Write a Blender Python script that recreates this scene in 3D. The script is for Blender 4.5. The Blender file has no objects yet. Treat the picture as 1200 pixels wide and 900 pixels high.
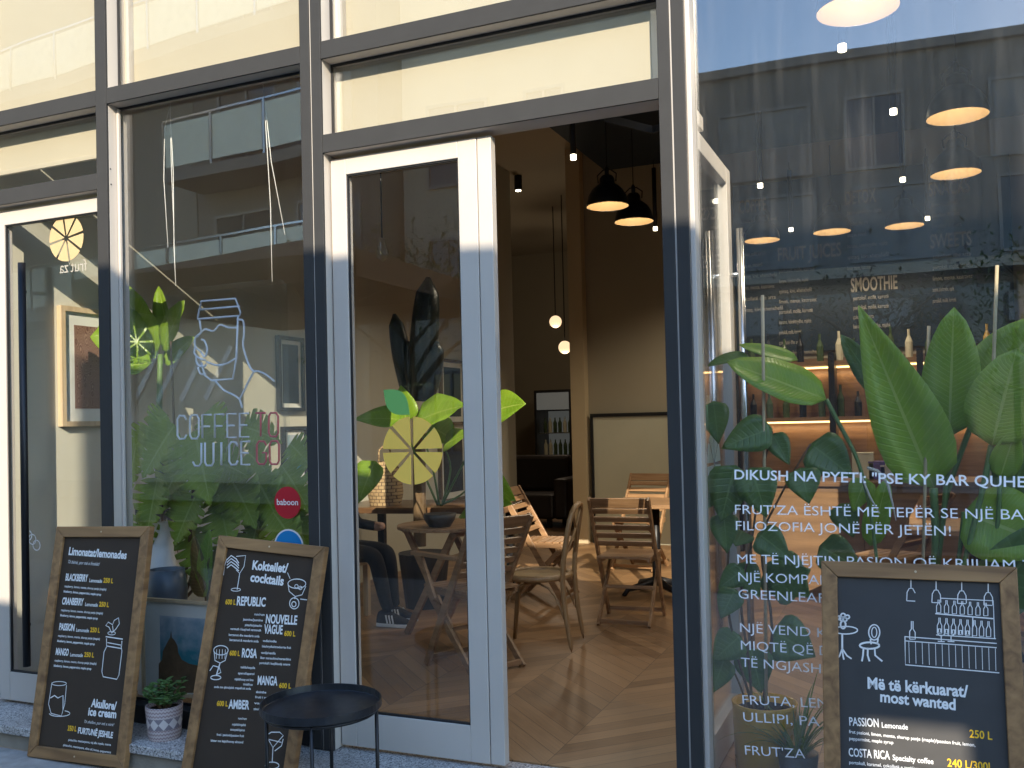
import bpy, bmesh, math, random
from mathutils import Vector, Matrix, Quaternion
random.seed(7)
R = math.radians
scene = bpy.context.scene
COL = scene.collection
# ------------------------------------------------------------------ camera, sky, sun, exposure
YAW, PIT, ROL, CY, F, CX = 0.40608, 0.02068, -0.02362, 473.10, 1100.0, 600.0
CAMP = Vector((0, -3.462, 1.41))
_c, _s = math.cos(YAW), math.sin(YAW)
FW = Vector((-_s*math.cos(PIT), _c*math.cos(PIT), math.sin(PIT)))
_r0 = Vector((_c, _s, 0)); _u0 = _r0.cross(FW)
RT = math.cos(ROL)*_r0 + math.sin(ROL)*_u0
UP = -math.sin(ROL)*_r0 + math.cos(ROL)*_u0
cam_d = bpy.data.cameras.new('camera'); cam = bpy.data.objects.new('camera', cam_d); COL.objects.link(cam)
cam.matrix_world = Matrix(((RT.x, UP.x, -FW.x, CAMP.x), (RT.y, UP.y, -FW.y, CAMP.y), (RT.z, UP.z, -FW.z, CAMP.z), (0, 0, 0, 1)))
cam_d.sensor_width = 36; cam_d.sensor_fit = 'HORIZONTAL'; cam_d.lens = F/1200*36
cam_d.shift_y = (CY-450)/1200; cam_d.clip_start = 0.05; cam_d.clip_end = 2000
scene.camera = cam
TOSUN = Vector((.48, -1.0, .50)).normalized()
world = bpy.data.worlds.new('World'); scene.world = world; world.use_nodes = True
wn = world.node_tree
sky = wn.nodes.new('ShaderNodeTexSky'); sky.sky_type = 'NISHITA'; sky.sun_disc = False
sky.sun_elevation = math.asin(TOSUN.z); sky.sun_rotation = math.atan2(TOSUN.x, TOSUN.y)
sky.air_density = 1.0; sky.dust_density = 0.3; sky.ozone_density = 1.5
bg = wn.nodes['Background']; bg.inputs[1].default_value = 0.15
hs = wn.nodes.new('ShaderNodeHueSaturation'); hs.inputs['Saturation'].default_value = 1.12
wn.links.new(sky.outputs[0], hs.inputs['Color']); wn.links.new(hs.outputs[0], bg.inputs[0])
sun_d = bpy.data.lights.new('sun', 'SUN'); sun = bpy.data.objects.new('sun', sun_d); COL.objects.link(sun)
sun_d.energy = 2.35; sun_d.angle = R(0.16); sun_d.color = (.88, .775, .62)
sun.rotation_euler = TOSUN.to_track_quat('Z', 'Y').to_euler(); sun.location = (8, -14, 12)
vs = scene.view_settings
vs.view_transform = 'Standard'; vs.look = 'None'; vs.exposure = 2.0; vs.gamma = 1; vs.use_curve_mapping = False
cy = scene.cycles
cy.use_denoising = True; cy.max_bounces = 8; cy.diffuse_bounces = 5; cy.glossy_bounces = 4; cy.transmission_bounces = 4
cy.transparent_max_bounces = 32; cy.caustics_reflective = False; cy.caustics_refractive = False
cy.sample_clamp_indirect = 6; cy.use_adaptive_sampling = True; cy.adaptive_threshold = 0.012

# ------------------------------------------------------------------ where a line of sight meets a plane of the place
def _ray(x, y): return (x-CX)*RT - (y-CY)*UP + F*FW
def PY(x, y, Y=0.0):
    d = _ray(x, y); return CAMP + d*((Y-CAMP.y)/d.y)
def PZ(x, y, Z=0.0):
    d = _ray(x, y); return CAMP + d*((Z-CAMP.z)/d.z)
def PXW(x, y, X=0.0):
    d = _ray(x, y); return CAMP + d*((X-CAMP.x)/d.x)
def PM(x, y, M):                      # local coordinates on the z=0 plane of matrix M
    Mi = M.inverted(); o = Mi @ CAMP; d = Mi.to_3x3() @ _ray(x, y)
    p = o + d*(-o.z/d.z); return p.x, p.y

# ------------------------------------------------------------------ materials
def mat(name):
    m = bpy.data.materials.new(name); m.use_nodes = True
    nt = m.node_tree; return m, nt, nt.nodes['Principled BSDF']
def N(nt, t, **k):
    n = nt.nodes.new(t)
    for a, b in k.items():
        if a == 'op': n.operation = b
        else: setattr(n, a, b)
    return n
def val(nt, sock, v):
    if hasattr(v, 'is_output') or isinstance(v, bpy.types.NodeSocket): nt.links.new(v, sock)
    else: sock.default_value = v
def M_(nt, op, a, b=0.0, c=0.0):
    n = N(nt, 'ShaderNodeMath', op=op)
    for i, v in enumerate((a, b, c)): val(nt, n.inputs[i], v)
    return n.outputs[0]
def mixc(nt, f, a, b):
    n = N(nt, 'ShaderNodeMix', data_type='RGBA')
    val(nt, n.inputs[0], f)
    for i, v in ((6, a), (7, b)):
        if isinstance(v, bpy.types.NodeSocket): nt.links.new(v, n.inputs[i])
        else: n.inputs[i].default_value = (*v, 1)
    return n.outputs[2]
def plain(name, col, rough=.5, metal=0.0, spec=.5, vary=.12, scale=6, bump=0.0, bscale=60):
    m, nt, p = mat(name)
    tc = N(nt, 'ShaderNodeNewGeometry')
    nz = N(nt, 'ShaderNodeTexNoise'); nz.inputs['Scale'].default_value = scale; nz.inputs['Detail'].default_value = 6
    nt.links.new(tc.outputs['Position'], nz.inputs['Vector'])
    f = M_(nt, 'MULTIPLY_ADD', nz.outputs[0], 1.6, -.3)
    nt.links.new(mixc(nt, f, tuple(c*(1-vary) for c in col), tuple(min(1, c*(1+vary)) for c in col)), p.inputs['Base Color'])
    rr = M_(nt, 'MULTIPLY_ADD', nz.outputs[0], .25, rough-.12); nt.links.new(rr, p.inputs['Roughness'])
    p.inputs['Metallic'].default_value = metal; p.inputs['Specular IOR Level'].default_value = spec
    if bump:
        n2 = N(nt, 'ShaderNodeTexNoise'); n2.inputs['Scale'].default_value = bscale; n2.inputs['Detail'].default_value = 4
        nt.links.new(tc.outputs['Position'], n2.inputs['Vector'])
        b = N(nt, 'ShaderNodeBump'); b.inputs['Strength'].default_value = bump; b.inputs['Distance'].default_value = .01
        nt.links.new(n2.outputs[0], b.inputs['Height']); nt.links.new(b.outputs[0], p.inputs['Normal'])
    return m
def wood(name, ca, cb, axis=0, rough=.5, scale=1.0):
    m, nt, p = mat(name)
    tc = N(nt, 'ShaderNodeTexCoord'); mp = N(nt, 'ShaderNodeMapping')
    sc = [26*scale]*3; sc[axis] = 1.6*scale
    mp.inputs['Scale'].default_value = sc
    oi = N(nt, 'ShaderNodeObjectInfo')
    ad = N(nt, 'ShaderNodeVectorMath', op='ADD'); nt.links.new(tc.outputs['Object'], ad.inputs[0]); nt.links.new(oi.outputs['Random'], ad.inputs[1])
    nt.links.new(ad.outputs[0], mp.inputs['Vector'])
    nz = N(nt, 'ShaderNodeTexNoise'); nz.inputs['Scale'].default_value = 1; nz.inputs['Detail'].default_value = 8; nz.inputs['Distortion'].default_value = .6
    nt.links.new(mp.outputs[0], nz.inputs['Vector'])
    n2 = N(nt, 'ShaderNodeTexNoise'); n2.inputs['Scale'].default_value = 3.0; nt.links.new(ad.outputs[0], n2.inputs['Vector'])
    f = M_(nt, 'MULTIPLY_ADD', nz.outputs[0], 2.0, -.5)
    f = M_(nt, 'MULTIPLY_ADD', n2.outputs[0], .9, M_(nt, 'SUBTRACT', f, .45))
    cl = N(nt, 'ShaderNodeClamp'); nt.links.new(f, cl.inputs[0])
    nt.links.new(mixc(nt, cl.outputs[0], ca, cb), p.inputs['Base Color'])
    p.inputs['Roughness'].default_value = rough
    b = N(nt, 'ShaderNodeBump'); b.inputs['Strength'].default_value = .25; b.inputs['Distance'].default_value = .004
    nt.links.new(nz.outputs[0], b.inputs['Height']); nt.links.new(b.outputs[0], p.inputs['Normal'])
    return m
def emit(name, col, st):
    m, nt, p = mat(name)
    p.inputs['Base Color'].default_value = (*[c*.25 for c in col], 1); p.inputs['Emission Color'].default_value = (*col, 1); p.inputs['Emission Strength'].default_value = st
    return m
def glass(name, f0=.06, dust=.02, tint=(.985, .99, .985), streak=3.0):
    m, nt, p = mat(name); nt.nodes.remove(p); out = nt.nodes['Material Output']
    geo = N(nt, 'ShaderNodeNewGeometry')
    dt = N(nt, 'ShaderNodeVectorMath', op='DOT_PRODUCT')
    nt.links.new(geo.outputs['Incoming'], dt.inputs[0]); nt.links.new(geo.outputs['Normal'], dt.inputs[1])
    c = M_(nt, 'SUBTRACT', 1.0, M_(nt, 'ABSOLUTE', dt.outputs['Value']))
    fr = M_(nt, 'MULTIPLY_ADD', M_(nt, 'POWER', c, 5.0), 1-f0, f0)
    tr = N(nt, 'ShaderNodeBsdfTransparent'); tr.inputs[0].default_value = (*tint, 1)
    gl = N(nt, 'ShaderNodeBsdfGlossy'); gl.inputs['Roughness'].default_value = 0.0; gl.inputs[0].default_value = (.97, .98, 1, 1)
    # slow waviness of the sheet and smears of dust with streaks of dried rain
    wv = N(nt, 'ShaderNodeTexNoise'); wv.inputs['Scale'].default_value = 1.3; wv.inputs['Detail'].default_value = 1
    nt.links.new(geo.outputs['Position'], wv.inputs['Vector'])
    bp = N(nt, 'ShaderNodeBump'); bp.inputs['Strength'].default_value = .05; bp.inputs['Distance'].default_value = .02
    nt.links.new(wv.outputs[0], bp.inputs['Height']); nt.links.new(bp.outputs[0], gl.inputs['Normal'])
    mp = N(nt, 'ShaderNodeMapping'); mp.inputs['Scale'].default_value = (30, 30, 2.2); nt.links.new(geo.outputs['Position'], mp.inputs['Vector'])
    n1 = N(nt, 'ShaderNodeTexNoise'); n1.inputs['Scale'].default_value = 1; n1.inputs['Detail'].default_value = 5; nt.links.new(mp.outputs[0], n1.inputs['Vector'])
    n2 = N(nt, 'ShaderNodeTexNoise'); n2.inputs['Scale'].default_value = 2.4; n2.inputs['Detail'].default_value = 6; nt.links.new(geo.outputs['Position'], n2.inputs['Vector'])
    st = M_(nt, 'MULTIPLY', M_(nt, 'POWER', n1.outputs[0], 5.0), streak*8)
    d = M_(nt, 'MULTIPLY', M_(nt, 'MULTIPLY', M_(nt, 'ADD', st, .6), n2.outputs[0]), dust*2)
    cl = N(nt, 'ShaderNodeClamp'); cl.inputs['Max'].default_value = .6; nt.links.new(d, cl.inputs[0])
    df = N(nt, 'ShaderNodeBsdfDiffuse'); df.inputs[0].default_value = (.62, .60, .56, 1)
    a = N(nt, 'ShaderNodeMixShader'); nt.links.new(fr, a.inputs[0]); nt.links.new(tr.outputs[0], a.inputs[1]); nt.links.new(gl.outputs[0], a.inputs[2])
    b = N(nt, 'ShaderNodeMixShader'); nt.links.new(cl.outputs[0], b.inputs[0]); nt.links.new(a.outputs[0], b.inputs[1]); nt.links.new(df.outputs[0], b.inputs[2])
    nt.links.new(b.outputs[0], out.inputs[0])
    return m
def leafmat(name, ca, cb, vein=(.16, .25, .06), trans=.35, nveins=16, rough=.32):
    m, nt, p = mat(name); out = nt.nodes['Material Output']
    uv = N(nt, 'ShaderNodeUVMap'); sp = N(nt, 'ShaderNodeSeparateXYZ'); nt.links.new(uv.outputs[0], sp.inputs[0])
    u = M_(nt, 'ABSOLUTE', M_(nt, 'SUBTRACT', sp.outputs[0], .5))
    v = M_(nt, 'SUBTRACT', sp.outputs[1], M_(nt, 'MULTIPLY', u, .28))
    w = M_(nt, 'ABSOLUTE', M_(nt, 'SUBTRACT', M_(nt, 'FRACT', M_(nt, 'MULTIPLY', v, nveins)), .5))
    side = M_(nt, 'POWER', M_(nt, 'MULTIPLY', w, 2.0), 7.0)
    mid = M_(nt, 'LESS_THAN', u, .022)
    ve = M_(nt, 'MAXIMUM', M_(nt, 'MULTIPLY', side, .45), mid)
    geo = N(nt, 'ShaderNodeNewGeometry'); nz = N(nt, 'ShaderNodeTexNoise'); nz.inputs['Scale'].default_value = 7; nz.inputs['Detail'].default_value = 5
    nt.links.new(geo.outputs['Position'], nz.inputs['Vector'])
    c = mixc(nt, M_(nt, 'MULTIPLY_ADD', nz.outputs[0], 2.0, -.5), ca, cb)
    c = mixc(nt, ve, c, vein)
    nt.links.new(c, p.inputs['Base Color']); p.inputs['Roughness'].default_value = rough
    b = N(nt, 'ShaderNodeBump'); b.inputs['Strength'].default_value = .5; b.inputs['Distance'].default_value = .006; b.invert = True
    nt.links.new(ve, b.inputs['Height']); nt.links.new(b.outputs[0], p.inputs['Normal'])
    t = N(nt, 'ShaderNodeBsdfTranslucent'); tc = mixc(nt, .6, c, (.42, .58, .05)); nt.links.new(tc, t.inputs[0])
    mx = N(nt, 'ShaderNodeMixShader'); mx.inputs[0].default_value = trans
    nt.links.new(p.outputs[0], mx.inputs[1]); nt.links.new(t.outputs[0], mx.inputs[2]); nt.links.new(mx.outputs[0], out.inputs[0])
    return m
def chevron(name):
    m, nt, p = mat(name)
    geo = N(nt, 'ShaderNodeNewGeometry'); sp = N(nt, 'ShaderNodeSeparateXYZ'); nt.links.new(geo.outputs['Position'], sp.inputs[0])
    X, Y = M_(nt, 'ADD', sp.outputs[0], 20.17), M_(nt, 'ADD', sp.outputs[1], 20)
    W, pt = .52, .13
    xc = M_(nt, 'DIVIDE', X, W); col = M_(nt, 'FLOOR', xc); fx = M_(nt, 'FRACT', xc)
    par = M_(nt, 'MULTIPLY_ADD', M_(nt, 'MODULO', col, 2.0), 2.0, -1.0)
    v = M_(nt, 'ADD', M_(nt, 'DIVIDE', Y, pt), M_(nt, 'MULTIPLY', par, M_(nt, 'MULTIPLY', fx, W/pt)))
    idx = M_(nt, 'FLOOR', v); fv = M_(nt, 'FRACT', v)
    cb = N(nt, 'ShaderNodeCombineXYZ'); nt.links.new(col, cb.inputs[0]); nt.links.new(idx, cb.inputs[1])
    wn_ = N(nt, 'ShaderNodeTexWhiteNoise'); nt.links.new(cb.outputs[0], wn_.inputs['Vector'])
    # grain along the plank
    along = M_(nt, 'MULTIPLY', par, M_(nt, 'SUBTRACT', M_(nt, 'MULTIPLY', fx, W), M_(nt, 'MULTIPLY', par, Y)))
    g = N(nt, 'ShaderNodeCombineXYZ'); nt.links.new(M_(nt, 'MULTIPLY', along, 1.5), g.inputs[0]); nt.links.new(M_(nt, 'MULTIPLY', v, 4.5), g.inputs[1]); nt.links.new(M_(nt, 'MULTIPLY', wn_.outputs[0], 40.0), g.inputs[2])
    nz = N(nt, 'ShaderNodeTexNoise'); nz.inputs['Scale'].default_value = 2.2; nz.inputs['Detail'].default_value = 8; nz.inputs['Distortion'].default_value = .8; nt.links.new(g.outputs[0], nz.inputs['Vector'])
    f = M_(nt, 'ADD', M_(nt, 'MULTIPLY', wn_.outputs[0], .65), M_(nt, 'MULTIPLY_ADD', nz.outputs[0], 1.1, -.38))
    cl = N(nt, 'ShaderNodeClamp'); nt.links.new(f, cl.inputs[0])
    c = mixc(nt, cl.outputs[0], (.15, .080, .036), (.38, .225, .108))
    e = M_(nt, 'MINIMUM', M_(nt, 'MINIMUM', fv, M_(nt, 'SUBTRACT', 1.0, fv)), M_(nt, 'MULTIPLY', M_(nt, 'MINIMUM', fx, M_(nt, 'SUBTRACT', 1.0, fx)), 5.0))
    seam = M_(nt, 'LESS_THAN', e, .018)
    nt.links.new(mixc(nt, M_(nt, 'MULTIPLY', seam, .7), c, (.05, .03, .018)), p.inputs['Base Color'])
    nt.links.new(M_(nt, 'MULTIPLY_ADD', nz.outputs[0], .25, .32), p.inputs['Roughness'])
    b = N(nt, 'ShaderNodeBump'); b.inputs['Strength'].default_value = .3; b.inputs['Distance'].default_value = .003; b.invert = True
    nt.links.new(seam, b.inputs['Height']); nt.links.new(b.outputs[0], p.inputs['Normal'])
    return m
def granite(name):
    m, nt, p = mat(name)
    geo = N(nt, 'ShaderNodeNewGeometry')
    vo = N(nt, 'ShaderNodeTexVoronoi'); vo.inputs['Scale'].default_value = 190; nt.links.new(geo.outputs['Position'], vo.inputs['Vector'])
    nz = N(nt, 'ShaderNodeTexNoise'); nz.inputs['Scale'].default_value = 5; nz.inputs['Detail'].default_value = 6; nt.links.new(geo.outputs['Position'], nz.inputs['Vector'])
    sp = N(nt, 'ShaderNodeSeparateColor'); nt.links.new(vo.outputs['Color'], sp.inputs[0])
    r = N(nt, 'ShaderNodeValToRGB'); r.color_ramp.interpolation = 'CONSTANT'
    r.color_ramp.elements[0].color = (.05, .05, .055, 1); r.color_ramp.elements[1].position = .16; r.color_ramp.elements[1].color = (.30, .29, .28, 1)
    e = r.color_ramp.elements.new(.45); e.color = (.48, .47, .45, 1); e = r.color_ramp.elements.new(.72); e.color = (.66, .64, .61, 1)
    nt.links.new(sp.outputs[0], r.inputs[0])
    nt.links.new(mixc(nt, M_(nt, 'MULTIPLY_ADD', nz.outputs[0], 1.4, -.45), r.outputs[0], (.22, .20, .18)), p.inputs['Base Color'])
    p.inputs['Roughness'].default_value = .45
    return m
def weave(name, c1, c2):
    m, nt, p = mat(name)
    tc = N(nt, 'ShaderNodeTexCoord'); br = N(nt, 'ShaderNodeTexBrick')
    br.inputs['Color1'].default_value = (*c1, 1); br.inputs['Color2'].default_value = (*c2, 1); br.inputs['Mortar'].default_value = (.10, .06, .03, 1)
    br.inputs['Scale'].default_value = 1; br.inputs['Brick Width'].default_value = .045; br.inputs['Row Height'].default_value = .028; br.inputs['Mortar Size'].default_value = .003
    mp = N(nt, 'ShaderNodeMapping'); mp.inputs['Rotation'].default_value = (R(90), 0, 0); nt.links.new(tc.outputs['Object'], mp.inputs['Vector']); nt.links.new(mp.outputs[0], br.inputs['Vector'])
    nt.links.new(br.outputs[0], p.inputs['Base Color']); p.inputs['Roughness'].default_value = .8
    return m

MT = dict(
    darkmetal=plain('taupe_metal', (.043, .0425, .0415), .55, .0, .10, .07, 9, .02, 400),
    lightmetal=plain('beige_lacquer', (.50, .455, .40), .42, .0, .5, .05, 3, .01, 300),
    gasket=plain('black_rubber', (.012, .012, .013), .6),
    seam=plain('pale_seam', (.42, .39, .35), .5),
    cream=plain('cream_board', (.50, .44, .32), .7, 0, .3, .04, 2),
    wall=plain('beige_plaster', (.35, .31, .23), .85, 0, .2, .05, 1.5, .04, 120),
    sidewall=plain('grey_plaster', (.55, .53, .43), .85, 0, .2, .05, 1.5, .04, 120),
    ceil=plain('ceiling_paint', (.40, .35, .26), .9, 0, .2, .04, 1),
    navy=plain('navy_paint', (.010, .020, .034), .75, 0, .3, .1, 2),
    menu=plain('menu_navy', (.012, .022, .034), .55, 0, .3, .1, 2),
    pillar=plain('pillar_paint', (.52, .42, .27), .85, 0, .2, .05, 2),
    floor=chevron('chevron_oak'), granite=granite('speckled_granite'),
    pave=plain('pavement_concrete', (.34, .32, .295), .9, 0, .2, .3, 14, .3, 220),
    asphalt=plain('asphalt', (.05, .05, .052), .9, 0, .2, .3, 14, .3, 220),
    step=plain('weathered_concrete', (.26, .235, .19), .9, 0, .2, .28, 9, .3, 90),
    black=plain('black_metal', (.012, .012, .014), .42, .3, .5, .2, 8),
    tray=plain('black_tray', (.016, .018, .022), .34, .2, .5, .45, 22),
    chrome=plain('brushed_steel', (.62, .62, .61), .22, 1.0, .5, .05, 20),
    teak=wood('dark_teak', (.20, .11, .052), (.42, .25, .125), 1, .42),
    teakx=wood('dark_teak_slats', (.20, .11, .052), (.43, .255, .13), 0, .42),
    beech=wood('bent_beech', (.24, .14, .06), (.40, .25, .115), 2, .4),
    cane=weave('woven_cane', (.42, .30, .15), (.34, .23, .11)),
    oldwoodx=wood('stained_pine_across', (.14, .068, .025), (.38, .205, .078), 0, .6),
    oldwoody=wood('stained_pine_along', (.14, .068, .025), (.38, .205, .078), 1, .6),
    tablewood=wood('walnut_slab', (.08, .04, .02), (.20, .11, .05), 0, .3),
    barwood=wood('bar_oak', (.13, .07, .032), (.27, .155, .075), 0, .5),
    palewood=wood('pale_ash', (.45, .33, .20), (.62, .48, .30), 2, .6),
    slate=plain('board_black', (.050, .035, .024), .65, 0, .2, .12, 12),
    slateblue=plain('board_black_cool', (.042, .040, .038), .5, 0, .5, .12, 12),
    chalk=plain('white_print', (.78, .77, .74), .7, 0, .2, .03, 20),
    yellow=plain('yellow_print', (.86, .50, .03), .7, 0, .2, .03, 20),
    vinyl=plain('white_vinyl', (.92, .92, .92), .6, 0, .3, .03, 20),
    dimprint=plain('faded_print', (.42, .38, .32), .8, 0, .2, .1, 9),
    citrustan=plain('tan_vinyl', (.50, .37, .19), .55, 0, .3, .04, 6), citrus=plain('citrus_vinyl', (.92, .58, .10), .55, 0, .3, .04, 6),
    citruspale=plain('pale_vinyl', (.42, .55, .56), .55, 0, .3, .04, 6),
    greenvinyl=plain('green_vinyl', (.17, .42, .11), .55, 0, .3, .05, 6),
    red=plain('red_vinyl', (.46, .010, .022), .5, 0, .4, .05, 6),
    blue=plain('blue_vinyl', (.01, .22, .52), .5, 0, .4, .05, 6),
    neonw=plain('unlit_white_tube', (.70, .74, .80), .35, 0, .5, .02, 20),
    neonr=plain('unlit_red_tube', (.72, .05, .08), .35, 0, .5, .02, 20),
    wire=plain('white_cord', (.78, .76, .70), .6),
    bulb=emit('warm_bulb', (1.0, .78, .44), .8), shade_in=plain('ochre_lining', (.036, .022, .008), .7, 0, .1), tip=emit('spot_tip', (1.0, .88, .62), 2.5), globe=emit('globe_glow', (1.0, .68, .40), .32),
    led=emit('led_strip', (1.0, .60, .22), 1.3),
    gl_r=glass('window_glass_street', .072, .010, streak=1.5), gl_w=glass('window_glass', .085, .004, streak=.5), gl_d=glass('door_glass', .035, .003, streak=.5), acrylic=glass('clear_acrylic', .03, .003, (.97, .98, .97)),
    leaf_a=leafmat('strelitzia_leaf', (.19, .33, .022), (.30, .45, .04), (.42, .52, .12), .30, 26),
    leaf_b=leafmat('monstera_leaf', (.17, .26, .022), (.30, .41, .04), (.38, .48, .11), .38, 12),
    leaf_c=leafmat('philodendron_leaf', (.06, .12, .022), (.11, .19, .034), (.15, .24, .06), .22, 9),
    leaf_d=leafmat('fiddle_leaf', (.17, .32, .022), (.30, .45, .04), (.40, .52, .10), .5, 10),
    leaf_red=leafmat('croton_leaf', (.16, .035, .015), (.10, .14, .03), (.4, .3, .08), .35, 9),
    leaf_e=leafmat('succulent_leaf', (.05, .12, .025), (.11, .20, .05), (.11, .2, .05), .2, 3, .4),
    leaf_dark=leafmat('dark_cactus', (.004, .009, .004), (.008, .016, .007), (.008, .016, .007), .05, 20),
    stem=plain('green_stem', (.10, .17, .05), .5, 0, .4, .25, 20), bark=plain('brown_stem', (.13, .085, .045), .8, 0, .2, .3, 25, .3, 60),
    bamboo=plain('bamboo_stake', (.52, .42, .26), .6, 0, .3, .15, 15),
    ochre=plain('ochre_glaze', (.55, .32, .045), .28, 0, .5, .12, 5), whitepot=plain('white_ceramic', (.62, .61, .57), .35), bluepot=plain('blue_grey_ceramic', (.10, .125, .15), .35), terracotta=plain('dark_pot', (.05, .045, .04), .5),
    soil=plain('soil', (.03, .02, .013), .95, 0, .1, .4, 60, .5, 150),
    paper=plain('mat_paper', (.66, .66, .60), .8), art_red=None, art_dome=None,
    trouser=plain('black_denim', (.010, .0085, .0075), .9), shirt=plain('grey_jersey', (.03, .028, .026), .9), skin=plain('skin', (.48, .27, .18), .5, 0, .4, .08, 30), hair=plain('dark_hair', (.02, .013, .01), .6),
    shoe=plain('black_trainer', (.016, .016, .018), .7), sole=plain('white_sole', (.75, .75, .73), .6),
    sofa=plain('dark_leather', (.018, .012, .011), .55), pillow=plain('linen', (.5, .47, .4), .9),
    build_grey=plain('grey_render', (.26, .26, .255), .85, 0, .2, .12, 1.0), build_dark=plain('granite_cladding', (.20, .185, .165), .7, 0, .3, .25, 12), build_tan=plain('tan_cladding', (.26, .24, .20), .7, 0, .3, .12, 3), build_cream=plain('cream_render', (.55, .50, .40), .85, 0, .2, .1, 1),
    shutter=plain('grey_shutter', (.31, .315, .315), .6), winglass=plain('dark_window', (.03, .045, .06), .08, 0, .8, .2, 2), frost=plain('frosted_rail', (.88, .87, .70), .3),
    canopy=plain('brown_canvas', (.07, .048, .03), .9, 0, .2, .1, 4), fridge_in=emit('fridge_glow', (.75, .78, .74), .018), fridge=plain('fridge_black', (.012, .012, .013), .4),
    bottle=plain('green_bottle', (.06, .09, .04), .15, 0, .5, .2, 20), label=plain('paper_label', (.6, .55, .4), .7), bag=plain('kraft_paper', (.50, .36, .20), .8), glasspanel=plain('smoked_panel', (.50, .49, .38), .18, 0, .5, .1, 2), box=plain('box_card', (.5, .46, .4), .7), tag=plain('box_purple', (.12, .08, .25), .6),
    treeleaf=leafmat('street_tree_leaf', (.035, .075, .018), (.07, .12, .03), (.07, .12, .03), .3, 5), redtree=leafmat('plum_leaf', (.07, .016, .018), (.13, .03, .03), (.13, .03, .03), .25, 5),
)
def art_material(name, kind):
    m, nt, p = mat(name); tc = N(nt, 'ShaderNodeTexCoord')
    if kind == 'rings':
        vo = N(nt, 'ShaderNodeTexVoronoi'); vo.inputs['Scale'].default_value = 7; nt.links.new(tc.outputs['Generated'], vo.inputs['Vector'])
        f = M_(nt, 'ABSOLUTE', M_(nt, 'SINE', M_(nt, 'MULTIPLY', vo.outputs['Distance'], 26.0)))
        c = mixc(nt, M_(nt, 'POWER', f, 3.0), (.13, .055, .045), (.34, .22, .16))
    else:
        sp = N(nt, 'ShaderNodeSeparateXYZ'); nt.links.new(tc.outputs['Generated'], sp.inputs[0])
        nz = N(nt, 'ShaderNodeTexNoise'); nz.inputs['Scale'].default_value = 5; nz.inputs['Detail'].default_value = 7; nt.links.new(tc.outputs['Generated'], nz.inputs['Vector'])
        f = M_(nt, 'MULTIPLY_ADD', sp.outputs[2], 1.3, M_(nt, 'MULTIPLY_ADD', nz.outputs[0], 1.6, -1.25))
        cl = N(nt, 'ShaderNodeClamp'); nt.links.new(f, cl.inputs[0])
        c = mixc(nt, cl.outputs[0], (.02, .20, .26), (.46, .50, .55))
    nt.links.new(c, p.inputs['Base Color']); p.inputs['Roughness'].default_value = .5
    return m
MT['art_red'] = art_material('ring_print', 'rings'); MT['art_dome'] = art_material('sky_print', 'sky')

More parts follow.
